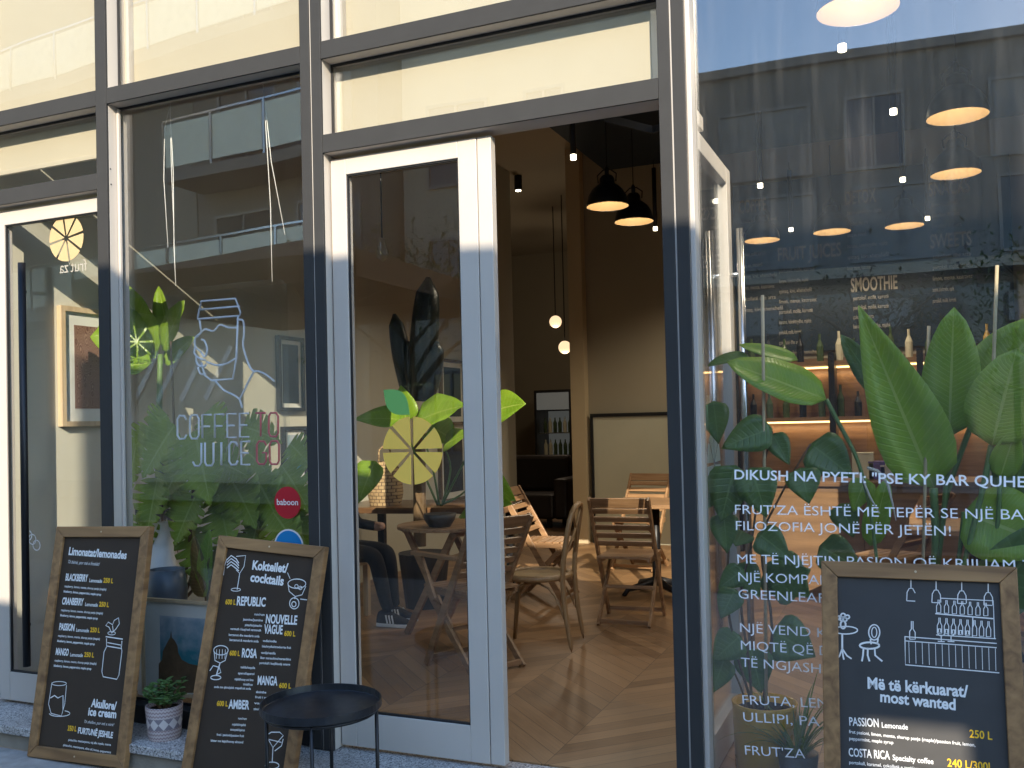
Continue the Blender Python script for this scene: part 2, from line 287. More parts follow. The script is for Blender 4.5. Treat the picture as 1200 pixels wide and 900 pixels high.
# ------------------------------------------------------------------ mesh collecting
class MB:
    def __init__(s): s.v, s.f, s.mi, s.uv = [], [], [], []
    def add(s, vs, fs, mi=0, uvs=None):
        o = len(s.v); s.v += [Vector(v) for v in vs]; s.uv += (uvs or [(0, 0)]*len(vs))
        for f in fs: s.f.append([i+o for i in f]); s.mi.append(mi)
    def box(s, x0, x1, y0, y1, z0, z1, mi=0):
        s.add([(x0, y0, z0), (x1, y0, z0), (x1, y1, z0), (x0, y1, z0), (x0, y0, z1), (x1, y0, z1), (x1, y1, z1), (x0, y1, z1)],
              [(3, 2, 1, 0), (4, 5, 6, 7), (0, 1, 5, 4), (1, 2, 6, 5), (2, 3, 7, 6), (3, 0, 4, 7)], mi); return s
    def bar(s, a, b, w, h, side=(1, 0, 0), mi=0):          # w along side, h across
        a, b = Vector(a), Vector(b); d = (b-a).normalized(); sd = Vector(side); sd = (sd-d*sd.dot(d)).normalized(); n = d.cross(sd)
        q = []
        for p in (a, b):
            for i, j in ((-1, -1), (1, -1), (1, 1), (-1, 1)): q.append(p+sd*(i*w/2)+n*(j*h/2))
        s.add(q, [(3, 2, 1, 0), (4, 5, 6, 7), (0, 1, 5, 4), (1, 2, 6, 5), (2, 3, 7, 6), (3, 0, 4, 7)], mi); return s
    def tube(s, pts, r, n=8, mi=0, closed=False):
        pts = [Vector(p) for p in pts]; rs = r if isinstance(r, (list, tuple)) else [r]*len(pts)
        rings = []; prev = None; m = len(pts)
        for i, p in enumerate(pts):
            if closed: d = pts[(i+1) % m]-pts[i-1]
            else: d = pts[min(i+1, m-1)]-pts[max(i-1, 0)]
            d.normalize()
            if prev is None:
                t = Vector((0, 0, 1)) if abs(d.z) < .9 else Vector((1, 0, 0)); a = d.cross(t).normalized()
            else: a = (prev-d*prev.dot(d)).normalized()
            prev = a; b = d.cross(a); rings.append([p+(a*math.cos(k*2*math.pi/n)+b*math.sin(k*2*math.pi/n))*rs[i] for k in range(n)])
        vs = [v for q in rings for v in q]; fs = []
        for i in range(m if closed else m-1):
            j = (i+1) % m
            for k in range(n): fs.append((i*n+k, i*n+(k+1) % n, j*n+(k+1) % n, j*n+k))
        if not closed: fs += [tuple(range(n))[::-1], tuple((m-1)*n+k for k in range(n))]
        s.add(vs, fs, mi, [((k % n)/n, i/m) for i in range(m) for k in range(n)]); return s
    def lathe(s, prof, c=(0, 0, 0), n=28, mi=0, cap=True):
        vs = []; fs = []; c = Vector(c)
        for r, z in prof:
            for k in range(n): a = k*2*math.pi/n; vs.append(c+Vector((r*math.cos(a), r*math.sin(a), z)))
        for i in range(len(prof)-1):
            for k in range(n): fs.append((i*n+k, i*n+(k+1) % n, (i+1)*n+(k+1) % n, (i+1)*n+k))
        if cap: fs += [tuple(range(n))[::-1], tuple((len(prof)-1)*n+k for k in range(n))]
        s.add(vs, fs, mi); return s
    def prism(s, pts, M, z0, z1, mi=0):                     # flat outline in M's plane, extruded z0..z1
        n = len(pts); vs = [M @ Vector((p[0], p[1], z0)) for p in pts]+[M @ Vector((p[0], p[1], z1)) for p in pts]
        s.add(vs, [tuple(range(n))[::-1], tuple(range(n, 2*n))]+[(i, (i+1) % n, n+(i+1) % n, n+i) for i in range(n)], mi); return s
    def stroke(s, pts, w, M, z=.0006, closed=False, mi=0):
        P = [Vector((p[0], p[1])) for p in pts]; n = len(P)
        if n < 2: return s
        L = []
        for i in range(n):
            d = (P[(i+1) % n]-P[i-1]) if closed else (P[min(i+1, n-1)]-P[max(i-1, 0)])
            if d.length < 1e-9: d = Vector((1, 0))
            d.normalize(); q = Vector((-d.y, d.x))*w/2; L.append((P[i]+q, P[i]-q))
        vs = [M @ Vector((p.x, p.y, z)) for pr in L for p in pr]
        fs = [(2*i, 2*i+1, 2*((i+1) % n)+1, 2*((i+1) % n)) for i in range(n if closed else n-1)]
        s.add(vs, fs, mi); return s
    def text(s, t, size, M, x=0, y=0, xs=1.0, align='LEFT', bold=0.0, z=.0006, slant=0.0, mi=0, ext=0.0):
        vs, fs = text_geo(t, align, round(bold, 4), slant)
        T = M @ Matrix.Translation((x, y, z)) @ Matrix.Diagonal((size*xs, size, 1, 1))
        s.add([T @ v for v in vs], fs, mi); return s
    def blade(s, base, d, L, W, droop=.6, fold=.15, up=(0, 0, 1), n=9, shape=0, wave=0.0, tw=0.0, mi=0, split=0):
        p = Vector(base); d = Vector(d).normalized(); up = Vector(up); sd = d.cross(up)
        if sd.length < .05: sd = d.cross(Vector((.3, 1, .2)))
        sd.normalize(); rows = []; ph = random.random()*6
        ax = sd.copy()
        for i in range(n+1):
            t = i/n
            if shape == 0: w = math.sin(math.pi*min(1, t**.75))**.62 if 0 < t < 1 else 0      # paddle
            elif shape == 1: w = (math.sin(math.pi*t**.55))**.9 if 0 < t < 1 else 0            # heart, broad low down
            else: w = (1-t)**.7*min(1, t*9)                                                    # strap
            w = max(w, .015)*W/2
            nn = ax.cross(d); row = []
            for u in (-1, -.55, 0, .55, 1):
                wv = wave*math.sin(ph+t*17+u*2)*W*abs(u)
                k = 1.0
                if split and i % 5 == 4 and .12 < t < .92: k = .42 if abs(u) == 1 else (.72 if u else 1)
                row.append(p+ax*(u*w*k)+nn*(abs(u)*w*fold*2*k+wv))
            rows.append(row)
            p = p+d*(L/n)
            d = (d-Vector((0, 0, 1))*droop/n).normalized() if droop else d
            ax = (ax-d*ax.dot(d)).normalized()
            if tw: ax = Quaternion(d, tw/n) @ ax
        vs = [v for r_ in rows for v in r_]; fs = []; uvs = [((u+1)/2, i/n) for i in range(n+1) for u in (-1, -.55, 0, .55, 1)]
        for i in range(n):
            for k in range(4): fs.append((i*5+k, i*5+k+1, (i+1)*5+k+1, (i+1)*5+k))
        s.add(vs, fs, mi, uvs); return s
    def obj(s, name, mats, parent=None, bevel=0, smooth=False, local=False, label=None, sub=0, solid=0):
        me = bpy.data.meshes.new(name)
        off = Vector((0, 0, 0))
        if parent is not None and not local:
            q = parent
            while q is not None: off += q.location; q = q.parent
        me.from_pydata([tuple(v-off) for v in s.v], [], s.f)
        mats = mats if isinstance(mats, (list, tuple)) else [mats]
        for m in mats: me.materials.append(MT[m] if isinstance(m, str) else m)
        ul = me.uv_layers.new(name='UVMap')
        for l in me.loops: ul.data[l.index].uv = s.uv[l.vertex_index]
        for i, p in enumerate(me.polygons): p.material_index = s.mi[i]; p.use_smooth = smooth
        me.validate(); me.update()
        o = bpy.data.objects.new(name, me); COL.objects.link(o)
        if parent is not None: o.parent = parent
        if solid:
            md = o.modifiers.new('t', 'SOLIDIFY'); md.thickness = solid; md.offset = 0
        if sub:
            md = o.modifiers.new('s', 'SUBSURF'); md.levels = sub; md.render_levels = sub
        if bevel:
            md = o.modifiers.new('b', 'BEVEL'); md.width = bevel; md.segments = 2; md.limit_method = 'ANGLE'; md.angle_limit = R(40)
        if label: o['label'] = label
        return o
_tc = {}
def text_geo(t, align, bold, slant):
    k = (t, align, bold, slant)
    if k not in _tc:
        cu = bpy.data.curves.new('t', 'FONT'); cu.body = t; cu.size = 1; cu.align_x = align; cu.offset = bold; cu.shear = slant; cu.resolution_u = 3
        o = bpy.data.objects.new('t', cu); COL.objects.link(o)
        dg = bpy.context.evaluated_depsgraph_get(); me = bpy.data.meshes.new_from_object(o.evaluated_get(dg))
        _tc[k] = ([v.co.copy() for v in me.vertices], [tuple(p.vertices) for p in me.polygons])
        bpy.data.objects.remove(o); bpy.data.curves.remove(cu); bpy.data.meshes.remove(me)
    return _tc[k]
def tag(o, label, cat, group=None, kind=None):
    o['label'] = label; o['category'] = cat
    if group: o['group'] = group
    if kind: o['kind'] = kind
    return o
def thing(name, label, cat, loc=(0, 0, 0), rz=0.0, group=None, kind='thing'):
    o = bpy.data.objects.new(name, None); COL.objects.link(o); o.empty_display_size = .1
    o.location = loc; o.rotation_euler = (0, 0, rz); return tag(o, label, cat, group, kind)
def kids(o): return [c for c in COL.objects if c.parent == o]
def dup(o, loc, rz, label, group=None, parent=None):
    def cp(a, par):
        c = a.copy(); COL.objects.link(c)
        if par is not None: c.parent = par
        for ch in ch_map.get(a.name, []): cp(ch, c)
        return c
    ch_map = {}
    for c in COL.objects:
        if c.parent is not None: ch_map.setdefault(c.parent.name, []).append(c)
    r = cp(o, parent); r.location = loc; r.rotation_euler = (0, 0, rz); r['label'] = label
    if group: r['group'] = group
    return r
def struct(o, label, cat): return tag(o, label, cat, None, 'structure')
FM = Matrix(((1, 0, 0, 0), (0, 0, -1, 0), (0, 1, 0, 0), (0, 0, 0, 1)))     # upright plane facing the street
def facade(x, y, z, rot=0.0): return Matrix.Translation((x, y, z)) @ FM @ Matrix.Rotation(rot, 4, 'Z')
def circ(cx, cy_, rx, ry=None, a0=0, a1=360, n=24):
    ry = rx if ry is None else ry
    return [(cx+rx*math.cos(R(a0+(a1-a0)*i/n)), cy_+ry*math.sin(R(a0+(a1-a0)*i/n))) for i in range(n+1)]

# ================================================================== SETTING
GZ = -.12
g = MB(); n = 24
g.add([(-160, -4.6, GZ), (160, -4.6, GZ), (160, -.205, GZ), (-160, -.205, GZ), (-160, -4.6, GZ-.12), (160, -4.6, GZ-.12)], [(0, 1, 2, 3), (0, 4, 5, 1)])
struct(g.obj('pavement', 'pave'), 'grey concrete pavement in front of the shop', 'pavement')
struct(MB().box(-160, 160, -160, -4.6, GZ-.5, GZ-.12).obj('road', 'asphalt'), 'dark asphalt street beyond the kerb', 'road')
struct(MB().box(-7, 3.2, -.20, -.012, GZ-.1, -.045).obj('step_base', 'step'), 'weathered concrete riser under the granite ledge', 'step')
struct(MB().box(-7, 3.2, -.225, .16, -.044, -.004).obj('granite_ledge', 'granite', bevel=.004), 'speckled grey granite ledge along the shop front', 'ledge')
struct(MB().box(-14, 3.2, .165, 14, -.10, 0).obj('floor', 'floor'), 'chevron oak parquet floor inside the cafe', 'floor')
XW = -4.65
struct(MB().box(XW-.2, XW, .02, 7.45, 0, 4.6).obj('wall_left', 'sidewall'), 'grey plaster side wall hung with framed prints', 'wall')
struct(MB().box(-14, 3.2, 13, 13.2, 0, 4.6).obj('wall_far', 'wall'), 'far wall of the passage behind the bar', 'wall')
struct(MB().box(-3.58, 3.2, 7, 7.2, 0, 4.6).obj('wall_back', 'wall'), 'beige back wall behind tables and bar', 'wall')
struct(MB().box(3.2, 3.4, -.02, 14, 0, 5.2).obj('wall_right', 'wall'), 'beige side wall at the bar end', 'wall')
struct(MB().box(-14.2, -14, 7, 13.2, 0, 4.6).obj('wall_passage', 'wall'), 'end wall of the dark passage', 'wall')
struct(MB().box(-14, XW-.2, 7.25, 7.45, 0, 4.6).obj('wall_return', 'wall'), 'return wall at the start of the passage', 'wall')
struct(MB().box(-14.2, 3.4, .20, 13.2, 4.6, 4.8).obj('ceiling', 'ceil'), 'beige painted ceiling', 'ceiling')
struct(MB().box(-3.69, -3.52, 6.86, 6.998, 0, 4.6).obj('pillar', 'pillar'), 'square beige pillar beside the passage', 'pillar')
struct(MB().box(-2.86, 3.1, 1.6, 5.75, 3.98, 4.12).obj('ceiling_panel', 'navy'), 'suspended navy ceiling panel over the tables', 'ceiling panel')

# ================================================================== SHOP FRONT
sf = thing('shop_front', 'glazed shop front with taupe metal mullions and cream upper panels', 'shop front', (-2, .0, 0))
TOP = 5.4
YG = .085                                        # outer face of the glass
CAPY = .014
mull = [(-3.71, -3.64), (-2.482, -2.372), (-.857, -.756), (-5.02, -4.92), (1.45, 1.55)]
for i, (a, b) in enumerate(mull):
    m = MB()
    if b-a > .09:
        c = (a+b)/2
        m.box(a, c-.004, 0, CAPY, 0.0, TOP); m.box(c+.004, b, 0, CAPY, 0.0, TOP)
        o = m.obj('mullion', 'darkmetal', sf, bevel=.002)
        MB().box(c-.0035, c+.0035, .006, CAPY, 0, TOP).obj('joint_strip', 'seam', sf)
    else:
        o = m.box(a, b, 0, CAPY, 0.0, TOP).obj('mullion', 'darkmetal', sf, bevel=.002)
    MB().box(a+.001, b-.001, CAPY+.001, .135, 0, TOP).obj('mullion_body', 'lightmetal', sf, bevel=.002)
# screw heads on the reveals
m = MB()
for (px_, py_) in ((129.6, 198), (130.3, 216)):
    p = PXW(px_, py_, -3.639); m.lathe([(.004, 0), (.004, .002)], (0, 0, 0), 8)
    for v in m.v[-16:]: v.xyz = (-3.6405+v.z, p.y+v.x, p.z+v.y)
m.obj('screw', 'gasket', sf)
bays = [(-4.92, -3.71, 'L'), (-3.64, -2.482, 'W'), (-2.372, -.857, 'D')]
for a, b, k in bays:
    tz = [(3.04, 3.118)]+([(2.622, 2.702)] if k != 'W' else [])+[(4.35, 4.43)]
    for z0, z1 in tz:
        MB().box(a+.001, b-.001, .001, CAPY-.001, z0, z1).obj('transom', 'darkmetal', sf, bevel=.0015)
        MB().box(a+.001, b-.001, CAPY, .135, z0+.001, z1-.001).obj('transom_body', 'lightmetal', sf, bevel=.002)
    # glass
    for z0, z1 in ([(3.118, 4.35)]+([(2.702, 3.04)] if k != 'W' else [(.09, 3.04)])):
        MB().box(a, b, YG, YG+.008, z0, z1).obj('glass_pane', 'gl_w' if k == 'W' else 'gl_w', sf)
        q = MB(); e = .012
        for bx in ((a, a+e, z0, z1), (b-e, b, z0, z1), (a+e, b-e, z0, z0+e), (a+e, b-e, z1-e, z1)):
            q.box(bx[0], bx[1], YG-.006, YG-.001, bx[2], bx[3])
        q.obj('gasket', 'gasket', sf)
# cream boards behind the upper glass
for a, b, z0, z1 in ((-4.95, -3.70, 3.13, 4.5), (-3.66, -2.46, 3.065, 4.5), (-2.39, -.85, 3.13, 4.5), (-2.39, -.85, 2.66, 3.08), (-4.95, -3.70, 2.835, 3.08)):
    MB().box(a, b, .128, .150, z0, z1).obj('upper_panel', 'cream', sf)
MB().box(-4.95, -3.705, .110, .128, 2.82, 2.845).obj('panel_edge', 'cream', sf, bevel=.003)
# inner white bead beside the upper panels
m = MB()
for x in (-3.60, -2.335):
    m.box(x, x+.02, .096, .126, 3.13, 4.34)
m.obj('blind_rail', 'lightmetal', sf)
# upper wall above and closing pieces
MB().box(-8, 3.2, .15, .35, 4.4, 5.6).obj('upper_wall', 'build_cream', sf)
MB().box(-8, -5.02, .02, .30, 0, 5.6).obj('end_wall', 'build_grey', sf)
MB().box(1.55, 3.2, .02, .30, 0, 5.6).obj('end_wall', 'build_grey', sf)
# window sill of the left window (black base)
MB().box(-3.639, -2.483, .02, .13, .0, .085).obj('sill', 'gasket', sf, bevel=.003)
# street window on the right: one tall sheet
MB().box(-.735, 1.45, YG, YG+.010, .06, 3.46).obj('glass_pane', 'gl_r', sf)
MB().box(-.755, -.737, .02, .12, .0, 4.4).obj('window_jamb', 'lightmetal', sf, bevel=.002)
MB().box(-.755, 1.449, .016, .134, 3.46, 3.56).obj('transom', 'darkmetal', sf)
MB().box(-.755, 1.449, .09, .12, 3.56, 4.7).obj('upper_panel', 'cream', sf)
MB().box(-.755, 1.45, .02, .13, .0, .06).obj('sill', 'darkmetal', sf)
# slim edge beads of the left window
MB().box(-3.638, -3.624, .062, .078, .085, 3.03).obj('glazing_bead', 'lightmetal', sf, bevel=.002)

# lettering on the street window
def twidth(t, bold):
    vs, fs = text_geo(t, 'LEFT', round(bold, 4), 0.0)
    return max(v.x for v in vs)
for t, pre, x0, y0, x1, y1, h, bo in (
    ('DIKUSH NA PYETI: "PSE KY BAR QUHET FRUT\'ZA?"', 'DIKUSH NA PYETI: "PSE KY BAR QUHE', 859.5, 561.5, 1202, 571, .0515, .012),
    ("FRUT'ZA ËSHTË MË TEPËR SE NJË BAR, ËSHTË", "FRUT'ZA ËSHTË MË TEPËR SE NJË BA", 860, 602, 1200, 609, .0490, -.004),
    ('FILOZOFIA JONË PËR JETËN!', 'FILOZOFIA JONË PËR JETËN!', 861, 621, 1114.5, 628, .0490, -.004),
    ('ME TË NJËJTIN PASION QË KRIJUAM TË', 'ME TË NJËJTIN PASION QË KRIJUAM', 863, 660, 1190, 668, .0490, -.004),
    ('NJË KOMPANI QË QUHET SI', 'NJË KOMPA', 864, 681, 960, 685, .0490, -.004),
    ('GREENLEAF DHE MË PAS', 'GREENLEA', 864.5, 701, 958, 706, .0490, -.004),
    ('NJË VEND KU TË GJITHË', 'NJË VEND', 866, 740.5, 950, 746, .0490, -.004),
    ('MIQTË QË DUAN DHE TË', 'MIQTË QË ', 867, 761, 953, 767, .0490, -.004),
    ('TË NGJASHME ME NE', 'TË NGJASH', 868, 781, 962, 789, .0490, -.004),
    ('FRUTA, LENGJE', 'FRUTA,', 869, 825, 931, 828, .0490, -.004),
    ('ULLIPI, PA', 'ULLIPI,', 870, 845, 929, 849, .0490, -.004),
    ("FRUT'ZA", "FRUT'Z", 872, 884, 931, 888, .0490, -.004)):
    p = PY(x0, y0, YG-.002); q = PY(x1, y1, YG-.002)
    M = facade(p.x, YG-.002, p.z, math.atan2(q.z-p.z, q.x-p.x))
    MB().text(t, h, M, 0, 0, (q-p).length/twidth(pre, bo)/h, bold=bo).obj('lettering', 'vinyl', sf)
# round stickers
def disc_px(px_, py_, Y, r, mats, name, parent, label, txt=None):
    p = PY(px_, py_, Y); M = facade(p.x, Y, p.z)
    m = MB().prism(circ(0, 0, r, n=40)[:-1], M, 0, .0008)
    if len(mats) > 1:
        if txt: m.text(txt, .040, M, 0, -.011, 1.0, 'CENTER', .012, .0014, mi=1)
        else: m.prism(circ(0, 0, r*.91, n=40)[:-1], M, .0009, .0016, 1)
    return m.obj(name, mats, parent, label=label)
disc_px(337, 589, YG-.002, .0735, ['red', 'chalk'], 'sticker', sf, 'round red sticker reading baboon', 'baboon')
disc_px(338.5, 641, YG-.002, .082, ['chalk', 'blue'], 'sticker', sf, 'round blue sticker with white rim')

# ---------------------------------------------------------------- doors
def citrus(parent, cx, cz, r, Y, col, leaf=True, M=None, rot=0):
    m = MB(); M = M or facade(cx, Y, cz)
    for k in range(8):
        a0, a1 = k*45+3.2+rot, (k+1)*45-3.2+rot
        pts = [(r*.11*math.cos(R((a0+a1)/2)), r*.11*math.sin(R((a0+a1)/2)))]+circ(0, 0, r, a0=a0, a1=a1, n=8)
        m.prism(pts, M, 0, .0008)
    o = m.obj('citrus_sticker', col, parent, label='citrus wheel sticker of eight segments')
    if leaf:
        A, B = Vector((-.93*r, 1.82*r)), Vector((-.06*r, 1.06*r)); d = B-A; nn = Vector((-d.y, d.x))
        up_ = [A+d*t+nn*(.30*math.sin(math.pi*t)) for t in [i/10 for i in range(11)]]
        dn = [A+d*t-nn*(.30*math.sin(math.pi*t)) for t in [i/10 for i in range(9, 0, -1)]]
        MB().prism([(p.x, p.y) for p in up_+dn], M, .001, .0018).obj('leaf_sticker', 'greenvinyl', parent, label='pointed green leaf sticker above the citrus wheel')
def leaf_frame(t, x0, x1, z0, z1, y0, y1, sl, sr, rt, rb):
    MB().box(x0, x0+sl, y0, y1, z0, z1).obj('stile', 'lightmetal', t, bevel=.0025)
    MB().box(x1-sr, x1, y0, y1, z0, z1).obj('stile', 'lightmetal', t, bevel=.0025)
    MB().box(x0+sl+.0004, x1-sr-.0004, y0, y1, z1-rt, z1).obj('rail', 'lightmetal', t, bevel=.0025)
    MB().box(x0+sl+.0004, x1-sr-.0004, y0, y1, z0, z0+rb).obj('rail', 'lightmetal', t, bevel=.0025)
    q = MB(); e = .006; a, b, c, d = x0+sl, x1-sr, z0+rb, z1-rt
    for bx in ((a, a+e, c, d), (b-e, b, c, d), (a+e, b-e, c, c+e*1.6), (a+e, b-e, d-e, d)): q.box(bx[0], bx[1], y0+.008, y0+.02, bx[2], bx[3])
    q.obj('gasket', 'gasket', t)
    MB().box(a, b, y0+.021, y0+.029, c, d).obj('glass_pane', 'gl_d', t)
# middle leaf, shut
d1 = thing('entrance_door', 'shut glass door leaf with beige frame and yellow citrus wheel sticker', 'door', (-1.97, .07, 0), group='entrance door leaves')
leaf_frame(d1, -2.366, -1.648, .012, 2.603, .055, .105, .078, .086, .075, .148)
MB().box(-1.6445, -1.582, .058, .103, .012, 2.603).obj('meeting_stile', 'lightmetal', d1, bevel=.0025)
pc = PY(483, 528, .072); citrus(d1, pc.x, pc.z, .146, .0735, 'citrus')
# left leaf
d2 = thing('entrance_door', 'glass door with long black bar handle and pale citrus wheel near its top', 'door', (-4.1, .07, 0), group='entrance door leaves')
leaf_frame(d2, -4.51, -3.655, .012, 2.603, .055, .105, .075, .075, .075, .148)
h = MB(); pt_, pb = PY(26, 283, .0), PY(28, 770, .0)
hx = pt_.x
o = h.tube([(hx, -.005, .22), (hx, -.005, 2.30)], .019, 14).obj('handle', 'black', d2, smooth=True)
for z in (.42, 2.16): MB().tube([(hx, -.005, z), (hx-.05, .03, z), (hx-.05, .056, z)], .011, 10).obj('bracket', 'black', o, smooth=True)
pc = PY(77.5, 279, .072); citrus(d2, pc.x, pc.z, .120, .0735, 'citrustan', leaf=False, rot=10)
pl = PY(101, 312, .084); MB().text("frut'za", .085, facade(pl.x, .088, pl.z-.02) @ Matrix.Diagonal((-1, 1, 1, 1)), 0, 0, .9, bold=.0).obj('lettering', 'dimprint', d2, label='faint reversed lettering on the inner face of the glass')
for i, q in enumerate(((32, 627), (37, 634), (41, 626))):
    p = PY(q[0], q[1], .0735)
m = MB(); p = PY(38, 632, .0735)
for dx, dz in ((-.03, .02), (.0, .0), (.03, -.03)):
    m.stroke(circ(dx, dz, .026, n=20), .004, facade(p.x, .0735, p.z), closed=False)
m.obj('ring_sticker', 'vinyl', d2, label='three small white rings')
# right leaf, swung into the room: a glass leaf seen almost edge on
d3 = thing('entrance_door', 'open glass door leaf folded back beside the street window with steel pull bars', 'door', (-.80, .14, 0), group='entrance door leaves')
xa, xb = -.815, -.765
for y0, y1 in ((.150, .225), (.865, .955)): MB().box(xa, xb, y0, y1, .012, 2.56).obj('stile', 'lightmetal', d3, bevel=.0025)
for z0, z1 in ((.012, .16), (2.485, 2.56)): MB().box(xa+.0006, xb-.0006, .2254, .8646, z0, z1).obj('rail', 'lightmetal', d3, bevel=.0025)
MB().box(-.794, -.786, .225, .865, .16, 2.485).obj('glass_pane', 'gl_d', d3)
for sx in (xa-.045, xb+.045):
    o = MB().tube([(sx, .91, .35), (sx, .91, 2.28)], .016, 14).obj('pull_bar', 'chrome', d3, smooth=True)
    for z in (.6, 2.07): MB().tube([(sx, .91, z), (-.79, .91, z)], .012, 10).obj('bracket', 'chrome', o, smooth=True)
citrus(d3, 0, 0, .135, 0, 'citruspale', True, Matrix.Translation((-.785, .50, 1.22)) @ Matrix.Rotation(R(90), 4, 'Z') @ FM)
MB().box(-.80, -.775, .12, .42, 2.60, 2.66).obj('closer', 'lightmetal', d3, bevel=.004)
# door closer arm under the lintel
m = MB(); m.bar((-1.12, .16, 2.635), (-.96, .30, 2.60), .03, .012, (0, 0, 1)); m.bar((-.96, .30, 2.60), (-.80, .22, 2.60), .028, .012, (0, 0, 1))
m.obj('closer_arm', 'darkmetal', d3)

# ================================================================== LEANING MENU BOARDS
class Board:
    def __init__(b, label, tl, tr, edge, slate, ytop=-.06):
        p, q = PY(*tl, ytop), PY(*tr, ytop); b.w = (q-p).length; tanl = .21/1.075
        up = Vector((0, tanl, 1)).normalized(); xa = Vector((1, 0, 0)); za = xa.cross(up)
        M0 = Matrix(((xa.x, up.x, za.x, p.x), (xa.y, up.y, za.y, p.y), (xa.z, up.z, za.z, p.z), (0, 0, 0, 1)))
        lx, ly = PM(edge[0], edge[1], M0); rot = math.atan2(lx, -ly)
        b.M = M0 @ Matrix.Rotation(rot, 4, 'Z'); b.h = (p.z-GZ-.004)/up.z
        base = b.M @ Vector((b.w/2, -b.h, 0))
        t = b.t = thing('menu_board', label, 'menu board', (base.x, base.y, GZ), group='framed menu boards leaning on the shop front')
        fw, th = .052, .034; w, h = b.w, b.h
        for n_, pts, mt in (('rail', [(0, 0), (w, 0), (w-fw, -fw), (fw, -fw)], 'oldwoodx'), ('rail', [(0, -h), (fw, -h+fw), (w-fw, -h+fw), (w, -h)], 'oldwoodx'),
                            ('stile', [(0, 0), (fw, -fw), (fw, -h+fw), (0, -h)], 'oldwoody'), ('stile', [(w, 0), (w, -h), (w-fw, -h+fw), (w-fw, -fw)], 'oldwoody')):
            c = Vector((sum(a for a, _ in pts)/4, sum(a for _, a in pts)/4)); k = .9985
            pts = [(c.x+(a-c.x)*k, c.y+(e-c.y)*k) for a, e in pts]
            MB().prism(pts, b.M, -th, .0).obj(n_, mt, t, bevel=.003)
        b.Ms = b.M @ Matrix.Translation((0, 0, -.014))
        MB().prism([(fw*.8, -fw*.8), (fw*.8, -h+fw*.8), (w-fw*.8, -h+fw*.8), (w-fw*.8, -fw*.8)], b.Ms, -.006, 0).obj('slate', slate, t)
        b.art = MB(); b.figname = 'drawing'
        b.screw = MB()
        for yy in (-fw/2, -h+fw/2): b.screw.prism(circ(w/2, yy, .004, n=10)[:-1], b.M, 0, .0012)
    def loc(b, x, y): return PM(x, y, b.Ms)
    def text(b, t, x0, y0, x1, cap, gold=False, bold=.0, slant=0.0, y1=None):
        y1 = y0+(x1-x0)*.055 if y1 is None else y1
        a, c = b.loc(x0, y0), b.loc(x1, y1); e = b.loc(x0, y0-cap)
        L = math.hypot(c[0]-a[0], c[1]-a[1]); size = math.hypot(e[0]-a[0], e[1]-a[1])/.72
        xs = L/(twidth(t, bold)*size)
        Mx = b.Ms @ Matrix.Translation((a[0], a[1], 0)) @ Matrix.Rotation(math.atan2(c[1]-a[1], c[0]-a[0]), 4, 'Z')
        MB().text(t, size, Mx, 0, 0, xs, bold=bold, slant=slant).obj('price_lettering' if gold else 'lettering', 'yellow' if gold else 'chalk', b.t)
    def line(b, pts, w=.0028, closed=False):
        b.art.stroke([b.loc(*p) for p in pts], w, b.Ms, .0007, closed)
    def done(b):
        b.fig(None); b.screw.obj('screw', 'palewood', b.t)
    def fig(b, nm):
        if b.art.v: b.art.obj(b.figname, 'chalk', b.t)
        b.art = MB(); b.figname = nm
def ell(cx, cy_, rx, ry=None, a0=0, a1=360, n=20): return circ(cx, cy_, rx, ry, a0, a1, n)
# left board: lemonades
B = Board('black lemonade and ice cream board with a jar drawn on it in a wooden frame', (66, 617), (175, 622), (31, 888), 'slate')
B.text('Limonatat/lemonades', 80, 650, 148, 9, bold=.03, y1=655)
B.text('Të bëmë, por më e freskët!', 79, 660, 116, 4, slant=.35, y1=663)
for i, nme in enumerate(('BLACKBERRY', 'CRANBERRY', 'PASSION', 'MANGO')):
    x, y = (76.5, 72.5, 69, 65)[i], (680, 708, 738, 767)[i]; we = (26, 25, 18, 15)[i]
    B.text(nme, x, y, x+we, 8, bold=.035, y1=y+1.4); B.text('Lemonade', x+we+2, y+2, x+we+17, 4.2, bold=.02, y1=y+3)
    B.text('250 L', x+we+18.5, y+2.5, x+we+30, 5.5, True, .03, y1=y+3.4)
    B.text('raspberry, lemon, mente, shurup panje (maple)', x-1, y+8, x+48, 2.6, bold=.02, y1=y+12)
    B.text('blueberry, lemon, peppermint, maple syrup', x-2, y+14, x+42, 2.6, bold=.03, y1=y+18)
B.text('Akullore/', 107, 828, 136, 9.5, bold=.035, y1=832); B.text('ice cream', 103, 838, 136, 9.5, bold=.035, y1=841.5)
B.text('Të shëllon, por më e mirë!', 98, 841+6, 133, 3.6, slant=.35, y1=851)
B.text('350 L', 79, 856, 89.5, 6, True, .03, y1=857); B.text('FURTUNË JESHILE', 91, 859, 132, 7, bold=.035, y1=865)
B.text('pistachio, mascarpone, raj alla royale, menta', 80, 868, 130, 2.6, bold=.02, y1=874); B.text('pistacchio, mascarpone, olive oil, honey, peppermint', 74, 874, 130, 2.6, bold=.02, y1=883)
B.fig('jar_drawing')
B.line([(125, 758), (122, 764), (119.5, 787), (121, 793), (137, 796), (139.5, 791), (143, 763), (142, 757)], .004)
B.line([(125, 748), (125, 757), (142.5, 760), (143, 751)], .005); B.line([(124, 746), (144, 749)], .005); B.line([(126, 753), (142, 756)], .004)
B.line(ell(131, 742, 4.5, 2), .003); B.line([(131, 742), (128, 735), (124, 733), (127, 729), (132, 732), (134, 727), (139, 724), (140, 731), (136, 737), (131, 742)], .004)
B.line([(132, 733), (133, 741)], .004)
B.fig('tumbler_drawing')
